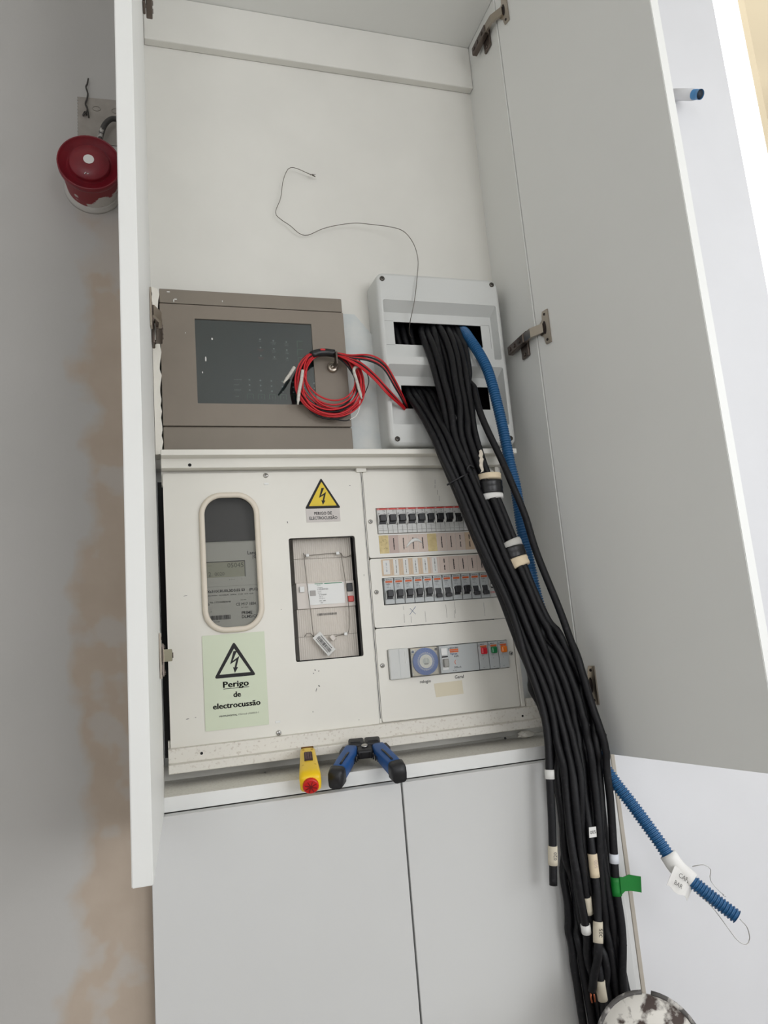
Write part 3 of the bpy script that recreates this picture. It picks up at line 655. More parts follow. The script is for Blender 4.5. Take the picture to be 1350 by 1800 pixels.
sealw = tag(MB((.294, Y-.006, 1.40)).tube([(.2585, Y-.006, 1.547), (.2600, Y-.006, 1.5435), (.2655, Y-.007, 1.5425), (.2800, Y-.006, 1.5430), (.3000, Y-.006, 1.5440), (.3180, Y-.007, 1.5440), (.3240, Y-.007, 1.5440), (.3262, Y-.007, 1.5290), (.3285, Y-.008, 1.500), (.3305, Y-.010, 1.465), (.3310, Y-.010, 1.445), (.3300, Y-.008, 1.418), (.3275, Y-.006, 1.4055), (.3215, Y-.006, 1.4040), (.3050, Y-.007, 1.4015)], .0006, 6, step=.003)
    .tube([(.2620, Y-.006, 1.5420), (.2600, Y-.006, 1.538), (.2610, Y-.008, 1.500), (.2640, Y-.010, 1.450), (.2665, Y-.008, 1.412), (.2680, Y-.006, 1.4035)], .0006, 6, step=.003)
    .tube([(.3255, Y-.006, 1.5440), (.3290, Y-.006, 1.5370), (.3340, Y-.006, 1.5365), (.3440, Y-.006, 1.540)], .0006, 6, step=.003)
    .tube([(.2520, Y-.006, 1.405), (.2560, Y-.006, 1.4100), (.2620, Y-.006, 1.410), (.2670, Y-.006, 1.4035)], .0006, 6, step=.003).build('seal_wire', mat('dull_wire', (120, 114, 106), .45, .7)), 'thin steel seal wire looped across the sealed main breaker', 'wire')
for x, z in ((.2655, 1.5425), (.3190, 1.5440), (.3230, 1.4042)):
    MB((x, Y-.006, z)).box(x-.0028, Y-.009, z-.0026, x+.0028, Y-.004, z+.0026, bev=.0006).build('ferrule', M_edge, sealw)
e = empty('seal_tag', (.284, Y-.012, 1.372), 'tilted white barcode seal tag hanging in the square opening', 'tag')
R = Matrix.Translation((.2835, Y-.011, 1.3905)) @ Matrix.Rotation(math.radians(52), 4, 'Y')
m = MB(e.location); m.box(-.0205, -.0008, -.0085, .0205, .0008, .0085, 0, .0006, R)
def rq(m, a, b, c, d, mi, yy=-.0011): m.add([R @ Vector(p) for p in ((a, yy, b), (c, yy, b), (c, yy, d), (a, yy, d))], [(0, 1, 2, 3)], mi)
x = -.0155; rnd = random.Random(5)
while x < .0165:
    w = rnd.uniform(.0004, .0011); rq(m, x, -.0035, x+w, .0025, 1); x += w+rnd.uniform(.0003, .0008)
for a in range(-7, 8): rq(m, a*.002-.0006, -.0058, a*.002+.0006, -.0044, 1); rq(m, a*.0019-.0006, .004, a*.0019+.0006, .0056, 1)
m.build('card', [M_paper, M_ink], e)
MB(e.location).box(.2945, Y-.011, 1.3955, .3045, Y-.006, 1.4035, bev=.001, M=Matrix.Translation((.2995, 0, 1.3995)) @ Matrix.Rotation(math.radians(52), 4, 'Y') @ Matrix.Translation((-.2995, 0, -1.3995))).build('clip', mat('clear_clip', (205, 196, 188), .3), e)

# ------------------------------------------------------------------ warning signs on the meter door
def tri(cx, zb, zt, w, r=.0):
    return [(cx-w/2, zb), (cx+w/2, zb), (cx, zt)]
def rtri(cx, zb, zt, w, r):
    pts = tri(cx, zb, zt, w); out = []
    for i in range(3):
        p = Vector(pts[i]); a = (Vector(pts[i-1])-p).normalized(); b = (Vector(pts[(i+1) % 3])-p).normalized()
        k = r*1.8; p0, p1 = p+a*k, p+b*k
        for t_ in (0, .25, .5, .75, 1): out.append(tuple((1-t_)**2*p0+2*t_*(1-t_)*p+t_*t_*p1))
    return out
def bolt(cx, cz, h):
    pts = [(-.02, .50), (.14, .50), (-.07, .06), (.24, .26), (.09, -.24), (.16, -.25), (0, -.50), (-.075, -.22), (-.005, -.25), (.085, .07), (-.20, -.09)]
    return [(cx+a*h, cz+b*h) for a, b in pts]
e = empty('warning_sign', (.2942, P, 1.596), 'yellow triangular electric shock sticker with a printed paper strip', 'sign')
MB(e.location).prism(rtri(.2940, 1.6205, 1.6745, .0630, .002), P-.0006, P-.0001).build('triangle', M_ink, e)
MB(e.location).prism(rtri(.2942, 1.6248, 1.6675, .0490, .0005), P-.0009, P-.0006).build('yellow_field', M_yellow, e)
MB(e.location).poly(bolt(.2942, 1.6415, .0300), P-.0011).build('bolt_symbol', M_ink, e)
MB(e.location).prism([(.2640, 1.5966), (.3235, 1.5970), (.3232, 1.6203), (.2640, 1.6203)], P-.0008, P-.0001).build('paper_strip', mat('strip_paper', (212, 206, 202), .8, var=.08, scale=60), e)
MB(e.location).text('PERIGO DE', .2935, 1.6092, P-.0010, .0054, 0, 'c', .02, width=.0310).text('ELECTROCUSSÃO', .2935, 1.6010, P-.0010, .0054, 0, 'c', .02, width=.0490).build('lettering', M_ink, e)
e = empty('warning_sign', (.1325, P, 1.2712), 'pale green rectangular sign reading danger of electrocution', 'sign')
MB(e.location).prism(loop2d(.0832, 1.2712, .1820, 1.4185, .0006, 1), P-.0012, P-.0001).build('plate', M_lum, e)
y = P-.0014; cx = .1330
MB(e.location).plate(rtri(cx-.0005, 1.3500, 1.4060, .0660, .0028), [rtri(cx-.0005, 1.3556, 1.3950, .0490, .0004)], y, y+.00015).build('triangle', M_ink, e)
MB(e.location).poly(bolt(cx-.001, 1.3735, .0345), y).build('bolt_symbol', M_ink, e)
MB(e.location).text('Perigo', cx, 1.3350, y, .0096, 0, 'c', .012, width=.0400, heavy=((-.035, 0), (.035, 0))).quad(cx-.0200, 1.3325, cx+.0205, 1.3334, y).text('de', cx+.001, 1.3190, y, .0088, 0, 'c', .012, heavy=((-.035, 0), (.035, 0))).text('electrocussão', cx, 1.3032, y, .0088, 0, 'c', .012, width=.0740, heavy=((-.035, 0), (.035, 0))).build('lettering', M_ink, e)
MB(e.location).text('VINYLDIGITAL', .1045, 1.2905, y, .0023, 0, 'l', .03, width=.0285).text('125/mcd c/050053-1', .1345, 1.2905, y, .0026, 0, 'l', .0, width=.0320).build('small_print', M_ink, e)

# ------------------------------------------------------------------ fire alarm panel
F = .1122
fa = empty('fire_alarm_unit', (.196, F, 1.7185), 'taupe fire alarm panel with a smoked glass display window', 'alarm panel')
slab('housing', M_taupe2, fa, .0350, F+.006, 1.7187, .3570, D-.0005, 2.0155)
slab('top_cover', M_taupe2, fa, .0338, F, 1.9905, .3570, F+.0055, 2.0167, .0012)
slab('bottom_cover', M_taupe2, fa, .0338, F, 1.7187, .3581, F+.0055, 1.7672, .0012)
fd = MB((.196, F, 1.77)).plate(loop2d(.0338, 1.7695, .3578, 1.9885, .001, 2), [loop2d(.0912, 1.8093, .2968, 1.9635, .0008, 2)], F-.0008, F+.0050).build('door_frame', M_taupe, fa)
MB((.194, F, 1.81)).box(.0908, F+.0008, 1.8090, .2972, F+.0018, 1.9638).build('window_pane', M_smoke, fd)
MB((.194, F, 1.81)).box(.0905, F+.0046, 1.8088, .2975, F+.0056, 1.9640).build('backing', M_panelglass, fd)
def gz(px, py):   # display print: measured grid of the panel window, metres
    return .0912+px*.2056, 1.9635-py*.1542
pr = MB((.194, F, 1.81)); y = F+.0043
def at(px, py): return gz(px, py)
x, z = at(.06, .13); pr.text('ADVANCED SYSTEM M 4', x, z-.004, y, .0042, 3)
x, z = at(.05, .19); pr.text('FIRE ALARM', x, z-.004, y, .0035, 3)
for i, gx in enumerate((.545, .66, .772)):
    for j, gy in enumerate((.205, .305, .405)):
        x, z = at(gx, gy+.01*i); pr.disc(x, y, z, .0016, 0, 10); mi = 2 if (i == 0 and j > 0) else 0
        for k, w in enumerate((.0042, .005)):
            if (i, j) in ((0, 0), (1, 2), (2, 2)) and k: continue
            pr.text(('FIRE', 'POWER ON', 'GENERAL', 'DISABLED', 'FAULT', 'SYSTEM', 'ALARM', 'TEST', 'AUX')[i*3+j] if k == 0 else 'ZONE', x, z-.0045-.0026*k, y, .0017, mi, 'c')
x, z = at(.78, .135); pr.text('CONTROL PANEL', x, z-.003, y, .0018, 3)
for k in range(4):
    x, z = at(.865, .205+.103*k)
    pr.quad(x, z-.0007, x+.0105, z, y, 1).quad(x, z-.0130, x+.0007, z, y, 1).quad(x+.0005, z-.0128, x+.0105, z-.0005, F+.0045, 4)
for i in range(7):
    for j in range(3):
        x, z = at(.435+.0935*i, .700+.062*j+.004*i); pr.disc(x, y, z, .0016, 0, 10)
    x, z = at(.410+.0935*i, .868); pr.quad(x, z-.0006, x+.011, z, y, 1).quad(x, z-.0095, x+.0006, z, y, 1).quad(x+.0104, z-.0095, x+.011, z, y, 1).text(str(i+1), x+.0045, z-.0075, y, .0035, 1)
for j, s in enumerate(('ZONE FIRE', 'FAULT', 'DISABLED', 'ZONE')):
    x, z = at(.305, .70+.062*j if j < 3 else .90); pr.text(s, x, z-.001, y, .0020, 0)
pr.build('panel_print', [M_print, M_printgreen, M_printred, mat('dim_print', (52, 60, 62), .6), mat('dim_green', (66, 92, 84), .6)], fd)
ch = MB((.1, F, 1.85))
for x, z, a, b in ((.1195, 1.9275, .0016, .0022), (.1075, 1.8900, .0014, .0048), (.1012, 1.8655, .0010, .0018)):
    ch.add([(x+a*math.cos(2*PI*k/8)*random.uniform(.7, 1.1), F+.0005, z+b*math.sin(2*PI*k/8)) for k in range(8)], [tuple(range(8))])
for x, z, a, b in ((.0605, 1.9975, .0028, .0009), (.0575, 1.9945, .0009, .0030), (.0490, 2.0105, .0030, .0009), (.1400, 1.9985, .0006, .0018), (.0750, 1.9360, .0008, .0008)):
    ch.add([(x+a*math.cos(2*PI*k/8), F-.0011, z+b*math.sin(2*PI*k/8)) for k in range(8)], [tuple(range(8))])
ch.build('paint_chips', M_paper, fd)
lk = MB((.3304, F, 1.8844)).lathe([(.0098, 0), (.0098, .004), (.0080, .0060), (.0055, .0062)], (.3304, F-.0008, 1.8800), n=24)
lk.lathe([(.0045, 0), (.0045, .003)], (.3304, F-.007, 1.8800), n=16).build('key_lock', M_nickel, fd)
MB((.3304, F, 1.8844)).box(.3295, F-.030, 1.8760, .3313, F-.009, 1.8840, bev=.0004).box(.3285, F-.040, 1.8720, .3323, F-.026, 1.8960, bev=.0015).build('key', M_nickel_dk, fd)

# ------------------------------------------------------------------ coil of red and black wire hanging on the key
wc = empty('wire_coil', (.318, .09, 1.79), 'coil of red and black alarm wire hanging on the panel key', 'wire coil')
rnd = random.Random(21)
C0 = (.3185, 1.8455)
def ring(R0, dx, dz, y, a0, wob, n=44, e=1.0, top=None):
    pts = []
    for k in range(n):
        a = 2*PI*k/n+a0; r = R0*(1+wob*math.sin(2*a+a0*3)); x = C0[0]+dx+r*math.cos(a); z = C0[1]+dz+r*e*math.sin(a)
        # loops gather under the tape at the top
        g = max(0, math.sin(a))**3; z = z*(1-g*.8)+(C0[1]+.0535)*g*.8; yy = y*(1-g*.6)+.094*g*.6
        pts.append((x, yy, z))
    return pts
spec = [(.052, -.002, .0, .097, 0), (.056, .0, -.002, .094, 0), (.050, .004, .004, .0925, 0), (.058, .002, -.004, .0905, 0), (.054, -.004, -.003, .0885, 1), (.060, .001, -.003, .0865, 0),
        (.048, .002, .005, .0885, 0), (.057, .005, -.001, .0955, 1), (.053, -.006, .002, .0905, 1), (.061, .003, -.005, .0925, 1), (.046, .0, .010, .0860, 0), (.055, -.001, .0, .0845, 0),
        (.0585, -.003, -.006, .0885, 0), (.051, .006, .002, .0865, 0), (.0565, .004, .003, .0900, 0), (.0500, -.005, -.006, .0860, 1), (.0600, .000, -.008, .0895, 0), (.0535, .003, -.009, .0840, 0)]
for R0, dx, dz, y, bk in spec:
    MB(wc.location).tube(ring(R0, dx, dz, y, rnd.uniform(0, 6), rnd.uniform(.01, .075)), .00155, 6, closed=True).build('wire_loop', M_ink if bk else M_red, wc)
MB(wc.location).tube([(.3765, .094, 1.8900), (.388, .092, 1.866), (.390, .09, 1.846), (.3795, .09, 1.822), (.372, .088, 1.815)], .0009, 6, step=.003).build('wire_tail', M_ink, wc)
MB(wc.location).tube([(.286, .096, 1.815), (.300, .094, 1.792), (.320, .092, 1.778), (.340, .092, 1.774), (.350, .092, 1.776)], .0011, 6, step=.003).build('wire_tail', M_ink, wc)
MB(wc.location).tube([(.350, .092, 1.776), (.361, .091, 1.782), (.368, .09, 1.795), (.371, .089, 1.812)], .0009, 6, step=.003).build('wire_tail', M_paper, wc)
MB(wc.location).tube([(.2890, .089, 1.8930), (.300, .0905, 1.8985), (.315, .091, 1.9005), (.331, .090, 1.8985)], .0072, 14, step=.004).build('tape_wrap', M_tape, wc)
MB(wc.location).box(.304, .0828, 1.9010, .313, .0862, 1.9045, bev=.0008).build('tape_gap', M_red, wc)
for pts in ([(.2555, .084, 1.868), (.246, .082, 1.853), (.2345, .082, 1.838)], [(.2695, .0815, 1.862), (.2655, .080, 1.842), (.2600, .080, 1.820), (.2570, .082, 1.799)], [(.372, .083, 1.874), (.362, .082, 1.866), (.3655, .081, 1.844), (.3725, .083, 1.812)]):
    MB(wc.location).tube(pts, lambda i, n: .0029*(1 if i < n-2 else .6), 8, step=.004).build('taped_end', M_foil, wc)
LD1 = [(.3304, .0905, 1.8985), (.3559, .08, 1.8902), (.3893, .07, 1.8852), (.4134, .066, 1.8699), (.4331, .072, 1.8397), (.4604, .104, 1.8129), (.470, .122, 1.806)]
LD2 = [(.3304, .0905, 1.8965), (.3500, .08, 1.8860), (.3737, .075, 1.8724), (.396, .068, 1.8475), (.4186, .07, 1.8221), (.4560, .102, 1.8035), (.468, .122, 1.801)]
for base, off, mm in ((LD1, 0, M_ink), (LD1, .0035, M_red), (LD1, -.0045, M_red), (LD1, -.0075, M_ink), (LD2, .003, M_red), (LD2, 0, M_ink), (LD2, -.003, M_red), (LD2, -.006, M_red)):
    MB(wc.location).tube([(a+off*.3*min(1, i/2), b-abs(off)*.3, c+off*min(1, i/2)*(1 if i < 5 else .3)) for i, (a, b, c) in enumerate(base)], .0016, 6, step=.004).build('lead_wire', mm, wc)

# ------------------------------------------------------------------ grey distribution box
db = empty('distribution_box', (.543, .10, 1.7255), 'open grey plastic distribution box full of black cables', 'distribution box')
x0, x1, z0, z1 = .4190, .6685, 1.7255, 2.0625; yf, yr = .085, .105
m = MB((.543, .1, 1.7255)); bm = bmesh.new()
out = loop2d(x0+.001, z0+.001, x1-.001, z1-.001, .016, 6); 
def inset(d, r): return loop2d(x0+d, z0+d, x1-d, z1-d, r, 6)
rings = [(loop2d(x0-.002, z0-.001, x1+.002, z1+.001, .018, 6), D-.0006), (inset(0, .017), yf+.012), (inset(.0008, .0165), yf+.005), (inset(.0035, .015), yf+.0015), (inset(.007, .012), yf)]
vs = []; fs = []; n = len(rings[0][0])
for lp, yy in rings: vs += [(a, yy, b) for a, b in lp]
for i in range(len(rings)-1):
    for k in range(n): l = (k+1) % n; fs.append((i*n+k, i*n+l, (i+1)*n+l, (i+1)*n+k))
m.add(vs, fs, 0, True)
fx0, fx1 = .4285, .6575; r1 = (1.8960, 2.0070); r2 = (1.7660, 1.8805)
m.plate(inset(.007, .012), [loop2d(fx0, r1[0], fx1, r1[1], .004, 3), loop2d(fx0, r2[0], fx1, r2[1], .004, 3)], yf, yf+.0015)
m.build('cover', M_grey, db)
for (za, zb), op, bl in ((r1, (.4525, 1.9280, .6308, 1.9732), 1), (r2, (.4560, 1.8025, .6320, 1.8475), 0)):
    w = MB((.543, .1, za)); ft, fb = zb-.0155, za+.005; fl, fr = fx0+.0045, fx1-.0045
    a = [(fx0, yf+.0005, za), (fx1, yf+.0005, za), (fx1, yf+.0005, zb), (fx0, yf+.0005, zb)]; b = [(fl, yr, fb), (fr, yr, fb), (fr, yr, ft), (fl, yr, ft)]
    w.add(a+b, [(0, 1, 5, 4), (1, 2, 6, 5), (2, 3, 7, 6), (3, 0, 4, 7)])
    w.plate([(fl, fb), (fr, fb), (fr, ft), (fl, ft)], [loop2d(*op, .0008, 2)], yr, yr+.002)
    if bl:
        for xa, xb in ((.4345, .4355), (.6485, .6492)): w.quad(xa, op[1]-.001, xa+.0005, op[3]+.001, yr-.0002, 1)
        w.quad(.4345, op[3]+.001, .4525, op[3]+.0014, yr-.0002, 1); w.quad(.4345, op[1]-.0014, .4525, op[1]-.001, yr-.0002, 1); w.quad(.6308, op[3]+.001, .6490, op[3]+.0014, yr-.0002, 1)
    w.build('recess', [M_grey, M_inkgrey], db)
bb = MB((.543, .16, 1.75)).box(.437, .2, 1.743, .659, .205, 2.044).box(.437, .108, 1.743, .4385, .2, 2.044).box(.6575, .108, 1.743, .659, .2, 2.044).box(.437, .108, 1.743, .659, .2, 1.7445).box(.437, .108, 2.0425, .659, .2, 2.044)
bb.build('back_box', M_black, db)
MB((.543, .16, 1.9)).box(.445, .185, 1.935, .650, .195, 1.955).box(.445, .185, 1.812, .650, .195, 1.832).build('mounting_rail', M_grey_dk, db)
for x, z in ((.4310, 2.0480), (.6540, 2.0505), (.4330, 1.7385), (.6560, 1.7400)): screw(db, x, yf-.0002, z, .0048, [mat('dark_screw', (92, 88, 82), .35, .8), M_ink])

# ------------------------------------------------------------------ black cables
BL = [(0.4818, 0.034, 1.725), (0.505, 0.024, 1.6613), (0.5225, 0.012, 1.5888), (0.5383, 0.002, 1.5283), (0.5645, -0.012, 1.4403), (0.5731, -0.02, 1.3931), (0.5834, -0.036, 1.3025), (0.5867, -0.046, 1.2333), (0.5863, -0.052, 1.1833), (0.5872, -0.055, 1.1174), (0.5823, -0.056, 1.0457), (0.5938, -0.056, 0.9728), (0.596, -0.055, 0.9256), (0.6001, -0.05, 0.8497), (0.599, -0.05, 0.7598)]
BR = [(0.5612, 0.034, 1.7251), (0.5656, 0.024, 1.6605), (0.5804, 0.012, 1.5871), (0.5946, 0.002, 1.5259), (0.6088, -0.012, 1.4375), (0.6222, -0.02, 1.3895), (0.6653, -0.036, 1.2947), (0.6713, -0.046, 1.2239), (0.6689, -0.052, 1.173), (0.6598, -0.055, 1.1073), (0.6538, -0.056, 1.0344), (0.6514, -0.056, 0.9627), (0.6495, -0.055, 0.9156), (0.6551, -0.05, 0.8385), (0.6533, -0.05, 0.7478)]
UL = [(0.5168, 0.124, 1.9735), (0.5111, 0.1, 1.9454), (0.5092, 0.083, 1.9185), (0.509, 0.064, 1.8739), (0.5106, 0.052, 1.8259), (0.5139, 0.042, 1.7798)]
UR = [(0.5866, 0.124, 1.977), (0.5845, 0.1, 1.9487), (0.5792, 0.083, 1.9214), (0.5754, 0.064, 1.8761), (0.5683, 0.052, 1.8272), (0.5666, 0.042, 1.7805)]
LL = [(0.4741, 0.124, 1.8497), (0.4743, 0.1, 1.8209), (0.4733, 0.078, 1.7958), (0.4773, 0.058, 1.7637)]
LR = [(0.5139, 0.124, 1.8506), (0.5192, 0.1, 1.8217), (0.5162, 0.078, 1.7964), (0.5185, 0.058, 1.764)]
def lerp3(a, b, t): return Vector(a).lerp(Vector(b), t)
# name, group of origin, slot at the box, slot in the bundle, depth layer, end level (None = down to the floor side), drift of the slot when hanging
CAB = [('L', 0.00, 0.00, -1.0, 10.4, 0.0), ('L', 0.30, 0.14, -0.6, None, .10), ('L', 0.60, 0.28, -1.0, None, .14), ('L', 0.95, 0.20, 0.5, None, .02), ('L', 0.45, 0.08, 0.7, None, .30),
       ('U', 0.00, 0.36, 0.3, None, -.06), ('U', 0.15, 0.44, -1.1, None, .02), ('U', 0.31, 0.52, 0.2, None, .06), ('U', 0.47, 0.60, -0.9, 13.2, -.02), ('U', 0.60, 0.74, 0.6, None, .0), ('U', 0.72, 0.74, -1.0, None, .05), ('U', 0.86, 0.93, -0.8, None, .02), ('U', 1.00, 0.94, 0.7, None, .06), ('U', 0.40, 0.84, 0.0, None, -.1)]
LABC = ['black cable at the outer left of the bundle ending short above the others', 'second black cable from the left edge of the hanging bundle', 'black cable third along the front left of the bundle',
        'black cable tucked behind the left strands below the cable tie', 'black cable leaving the lower slot behind the outermost strands', 'leftmost black cable leaving the upper slot of the box',
        'dusty black cable second from left in the upper slot', 'black cable in the middle of the upper slot running behind', 'black cable carrying the white 005 tags and a bare copper end', 'black cable inside the taped strand at its back left',
        'black cable at the front left of the taped strand', 'black cable at the front right of the taped strand', 'black cable at the back right of the taped strand', 'black cable in the core of the taped strand']
CO = [(0.5976, 0.150, 1.9827), (0.5988, 0.116, 1.9653), (0.5989, 0.09, 1.9356), (0.6057, 0.07, 1.8975), (0.6106, 0.058, 1.8659), (0.6139, 0.051, 1.8333), (0.6171, 0.045, 1.7887), (0.619, 0.041, 1.755), (0.6205, 0.037, 1.7187), (0.6215, 0.032, 1.6742), (0.6242, 0.028, 1.6401), (0.6236, 0.023, 1.6032), (0.6214, 0.016, 1.5536), (0.623, 0.009, 1.5022), (0.6238, 0.001, 1.451), (0.6254, -0.006, 1.419), (0.6345, -0.02, 1.3425), (0.6536, -0.032, 1.2555), (0.6748, -0.046, 1.1801), (0.6862, -0.065, 1.143), (0.6998, -0.082, 1.1116), (0.72, -0.105, 1.063), (0.7341, -0.122, 1.0262), (0.7516, -0.138, 1.0036), (0.7686, -0.152, 0.9842), (0.7877, -0.168, 0.964)]
cable_paths = []
rc = 0.0061
for ci, (src, s0, s, ly, end, drift) in enumerate(CAB):
    pts = []
    A, B = (UL, UR) if src == 'U' else (LL, LR)
    for k in range(len(A)):
        p = lerp3(A[k], B[k], s0); t = max(0, k-1)/max(1, len(A)-2); p.y += ly*.0055*t; pts.append(p)
    lv = 0
    for k in range(len(BL)):
        if end is not None and k > end: break
        t = max(0, (k-5)/5.0); sl = s + (drift*min(1.6, t) if k > 5 else 0) + (.035*math.sin(k*1.3+ci*2.1) if k > 6 else 0)
        a, b = Vector(BL[k]), Vector(BR[k]); p = a.lerp(b, sl)
        spread = 1.0 if k < 6 else 1.25
        p.y += ly*.0062*spread + (.004*math.sin(k*.9+ci*1.7) if k > 7 else 0)
        if p.y > -.031 and k >= 7: p.y = -.031
        pts.append(p)
    if ci == 0: pts = pts[:4+10] + [Vector((.5690, -.062, 1.0684)), Vector((.5662, -.062, 1.0426)), Vector((.5627, -.062, 1.0142))]
    if ci == 8: pts = pts[:6+10] + [Vector((.627, -.068, 1.0513)), Vector((.6257, -.068, 1.0172)), Vector((.624, -.070, .985)), Vector((.6205, -.070, .945)), Vector((.6130, -.069, .900)), Vector((.6020, -.067, .866))]
    if ci == 0: pts[3+9] = Vector((.5785, -.060, 1.1687)); pts[3+10] = Vector((.5740, -.062, 1.115))
    cable_paths.append(catmull(pts, .006))
R1 = [(0.5876, 0.112, 1.8911), (0.5706, 0.06, 1.8379), (0.5704, 0.03, 1.7785), (0.5783, 0.018, 1.7332), (0.5938, 0.010, 1.6816), (0.6008, 0.002, 1.6459), (0.6182, -0.008, 1.5746), (0.6237, -0.016, 1.5181), (0.644, -0.036, 1.4148), (0.648, -0.042, 1.3866), (0.6557, -0.056, 1.3192), (0.6642, -0.066, 1.2539), (0.6701, -0.07, 1.1904), (0.6723, -0.07, 1.1406), (0.6651, -0.07, 1.0446), (0.6580, -0.07, 0.9671), (0.6520, -0.068, 0.8912), (0.6470, -0.065, 0.7801)]
cable_paths.append(catmull(R1, .006))
xtra = [[(.6690, -.044, 1.20), (.6680, -.044, 1.10), (.6640, -.046, 1.02), (.6640, -.046, .96), (.6690, -.046, .925), (.6720, -.046, .905)],
        [(.6560, -.040, 1.22), (.6600, -.042, 1.12), (.6590, -.044, 1.02), (.6600, -.046, .93), (.6680, -.048, .86), (.6760, -.048, .80), (.678, -.048, .75)],
        [(.6000, -.044, 1.21), (.6020, -.044, 1.12), (.5990, -.044, 1.02), (.5960, -.042, .95), (.5930, -.042, .88), (.5960, -.042, .80), (.600, -.042, .75)]]
for pts in xtra:    # strands that come over the shelf from behind the bundle
    top = [(.648, -.020, 1.36), (.660, -.036, 1.29)] if pts[0][0] > .65 else [(.596, -.012, 1.36), (.598, -.034, 1.29)]
    cable_paths.append(catmull(top+pts, .006))
for x, z0_, z1_ in ((.4640, 2.03, 1.78), (.4785, 2.032, 1.775), (.4930, 2.03, 1.78)):    # strands standing inside the grey box
    cable_paths.append(catmull([(x, .150, z0_), (x+.003, .135, 1.96), (x+.012, .132, 1.90), (x+.010, .150, z1_)], .006))
LABC += ['separate black cable crossing the blue conduit, with a green tape flag', 'short black cable end poking out at the right of the hanging bundle', 'black cable bulging out at the lower right of the hanging bundle', 'black cable hanging lowest along the white door at bottom left',
         'leftmost black cable standing in shadow inside the grey box', 'middle one of three black cables in shadow inside the box', 'right one of three black cables in shadow inside the box']
# press the strands apart so that they lie side by side instead of through each other
from mathutils import kdtree
fixed = [(p, .0102) for p in catmull(CO, .006)]
for it in range(26):
    allp = [(ci, i, p) for ci, path in enumerate(cable_paths) for i, p in enumerate(path)]
    kd = kdtree.KDTree(len(allp)+len(fixed))
    for k, (_, _, p) in enumerate(allp): kd.insert(p, k)
    for k, (p, _) in enumerate(fixed): kd.insert(p, len(allp)+k)
    kd.balance(); mv = [Vector((0, 0, 0)) for _ in allp]
    for k, (ci, i, p) in enumerate(allp):
        tg = (cable_paths[ci][min(i+1, len(cable_paths[ci])-1)]-cable_paths[ci][max(i-1, 0)]).normalized()
        for co, j, dist in kd.find_range(p, .0185):
            if j < len(allp):
                if allp[j][0] == ci: continue
                need = 2*rc+.0003; w_ = .25
            else: need = rc+.0105; w_ = .5
            dv = p-co; dv = dv-tg*dv.dot(tg); dl = dv.length
            if dl < 1e-5: dv = Vector((math.cos(ci), math.sin(ci), 0)); dl = 1e-3
            if dl < need and abs((p-co).dot(tg)) < .004: mv[k] += dv/max(dl, 1e-4)*(need-dl)*w_
    k = 0
    for ci, path in enumerate(cable_paths):
        N = len(path)
        for i in range(N):
            g = 1.0
            if i < 6: g = i/6.0
            d_ = mv[k]; d_ = d_*min(1, .004/max(d_.length, 1e-6)); path[i] = path[i]+d_*g; k += 1
        if it < 22:
            cp = [p.copy() for p in path]
            for i in range(1, N-1): path[i] = cp[i]*.6+(cp[i-1]+cp[i+1])*.2
        for p in path:
            if p.z < 1.205: p.y = min(p.y, -.0285)
cabs = []
for ci, path in enumerate(cable_paths):
    o = MB(path[-1]).tube(path, rc, 10).build('black_cable', M_cable); cabs.append(o)
    tag(o, LABC[ci], 'cable', 'black cables of the bundle')
r1o = cabs[14]; R1s = cable_paths[14]
q = cable_paths[8][-1]
for dx in (-.002, .002): MB(q).tube([q+Vector((dx, 0, 0)), q+Vector((dx*1.5, 0, -.008)), q+Vector((dx*1.2, -.001, -.014))], .0013, 6).build('bare_conductor', M_copper, cabs[8])
def sleeve(par, pts, r, m, name, lab=None):
    o = MB(pts[0]).tube(pts, r, 12, step=.004).build(name, m, par)
    if lab: o['label'] = lab
    return o
def near(path, z):
    best = min(range(len(path)), key=lambda i: abs(path[i].z-z) + (0 if i > len(path)*.3 else 1)); return best
def seg(path, za, zb):
    a, b = near(path, za), near(path, zb); a, b = min(a, b), max(a, b)
    if b-a < 1: b = a+1
    return [path[i].copy() for i in range(a, b+1)]
def mark(par, c, s, y, h, rot):
    MB((c[0], y, c[1])).text(s, c[0], c[1], y, h, 0, 'c', 0, rot=rot).build('tag_number', M_ink, par)
M_marker = mat('marker_beige', (205, 196, 176), .7)
def around(par, path, za, zb, m, name, dr=.0010): return sleeve(par, seg(path, za, zb), rc+dr, m, name)
def write(par, path, z, s, h, m, dr=.0014, rot=82):
    p = path[near(path, z)]; d_ = (path[near(path, z-.01)]-path[near(path, z+.01)]); ang = math.atan2(-d_.z, -d_.x)
    MB(p).text(s, p.x+h*.5, p.z, p.y-rc-dr, h, 0, 'c', rot=ang).build('tag_number', m, par)
p0, p8 = cable_paths[0], cable_paths[8]
around(cabs[0], p0, 1.0684, 1.0426, M_marker, 'marker_sleeve'); write(cabs[0], p0, 1.0555, '020', .0055, M_inkgrey)
around(cabs[0], p0, 1.1745, 1.1625, M_paper, 'white_tag')
c8 = cabs[8]
around(c8, p8, 1.0513, 1.0172, M_cream, 'marker_sleeve'); write(c8, p8, 1.034, '500', .0055, M_cardmauve)
pq = p8[near(p8, 1.0775)]
MB(pq).prism([(pq.x-.0062, pq.z-.0072), (pq.x+.0063, pq.z-.0077), (pq.x+.0073, pq.z+.0068), (pq.x-.0047, pq.z+.0073)], pq.y-rc-.0014, pq.y-rc-.0006).text('005', pq.x+.0008, pq.z-.0024, pq.y-rc-.0017, .0048, 1, 'c').build('white_tag', [M_paper, M_ink], c8)
around(c8, p8, .9614, .9341, M_marker, 'marker_sleeve'); write(c8, p8, .9478, '005', .0060, M_ink)
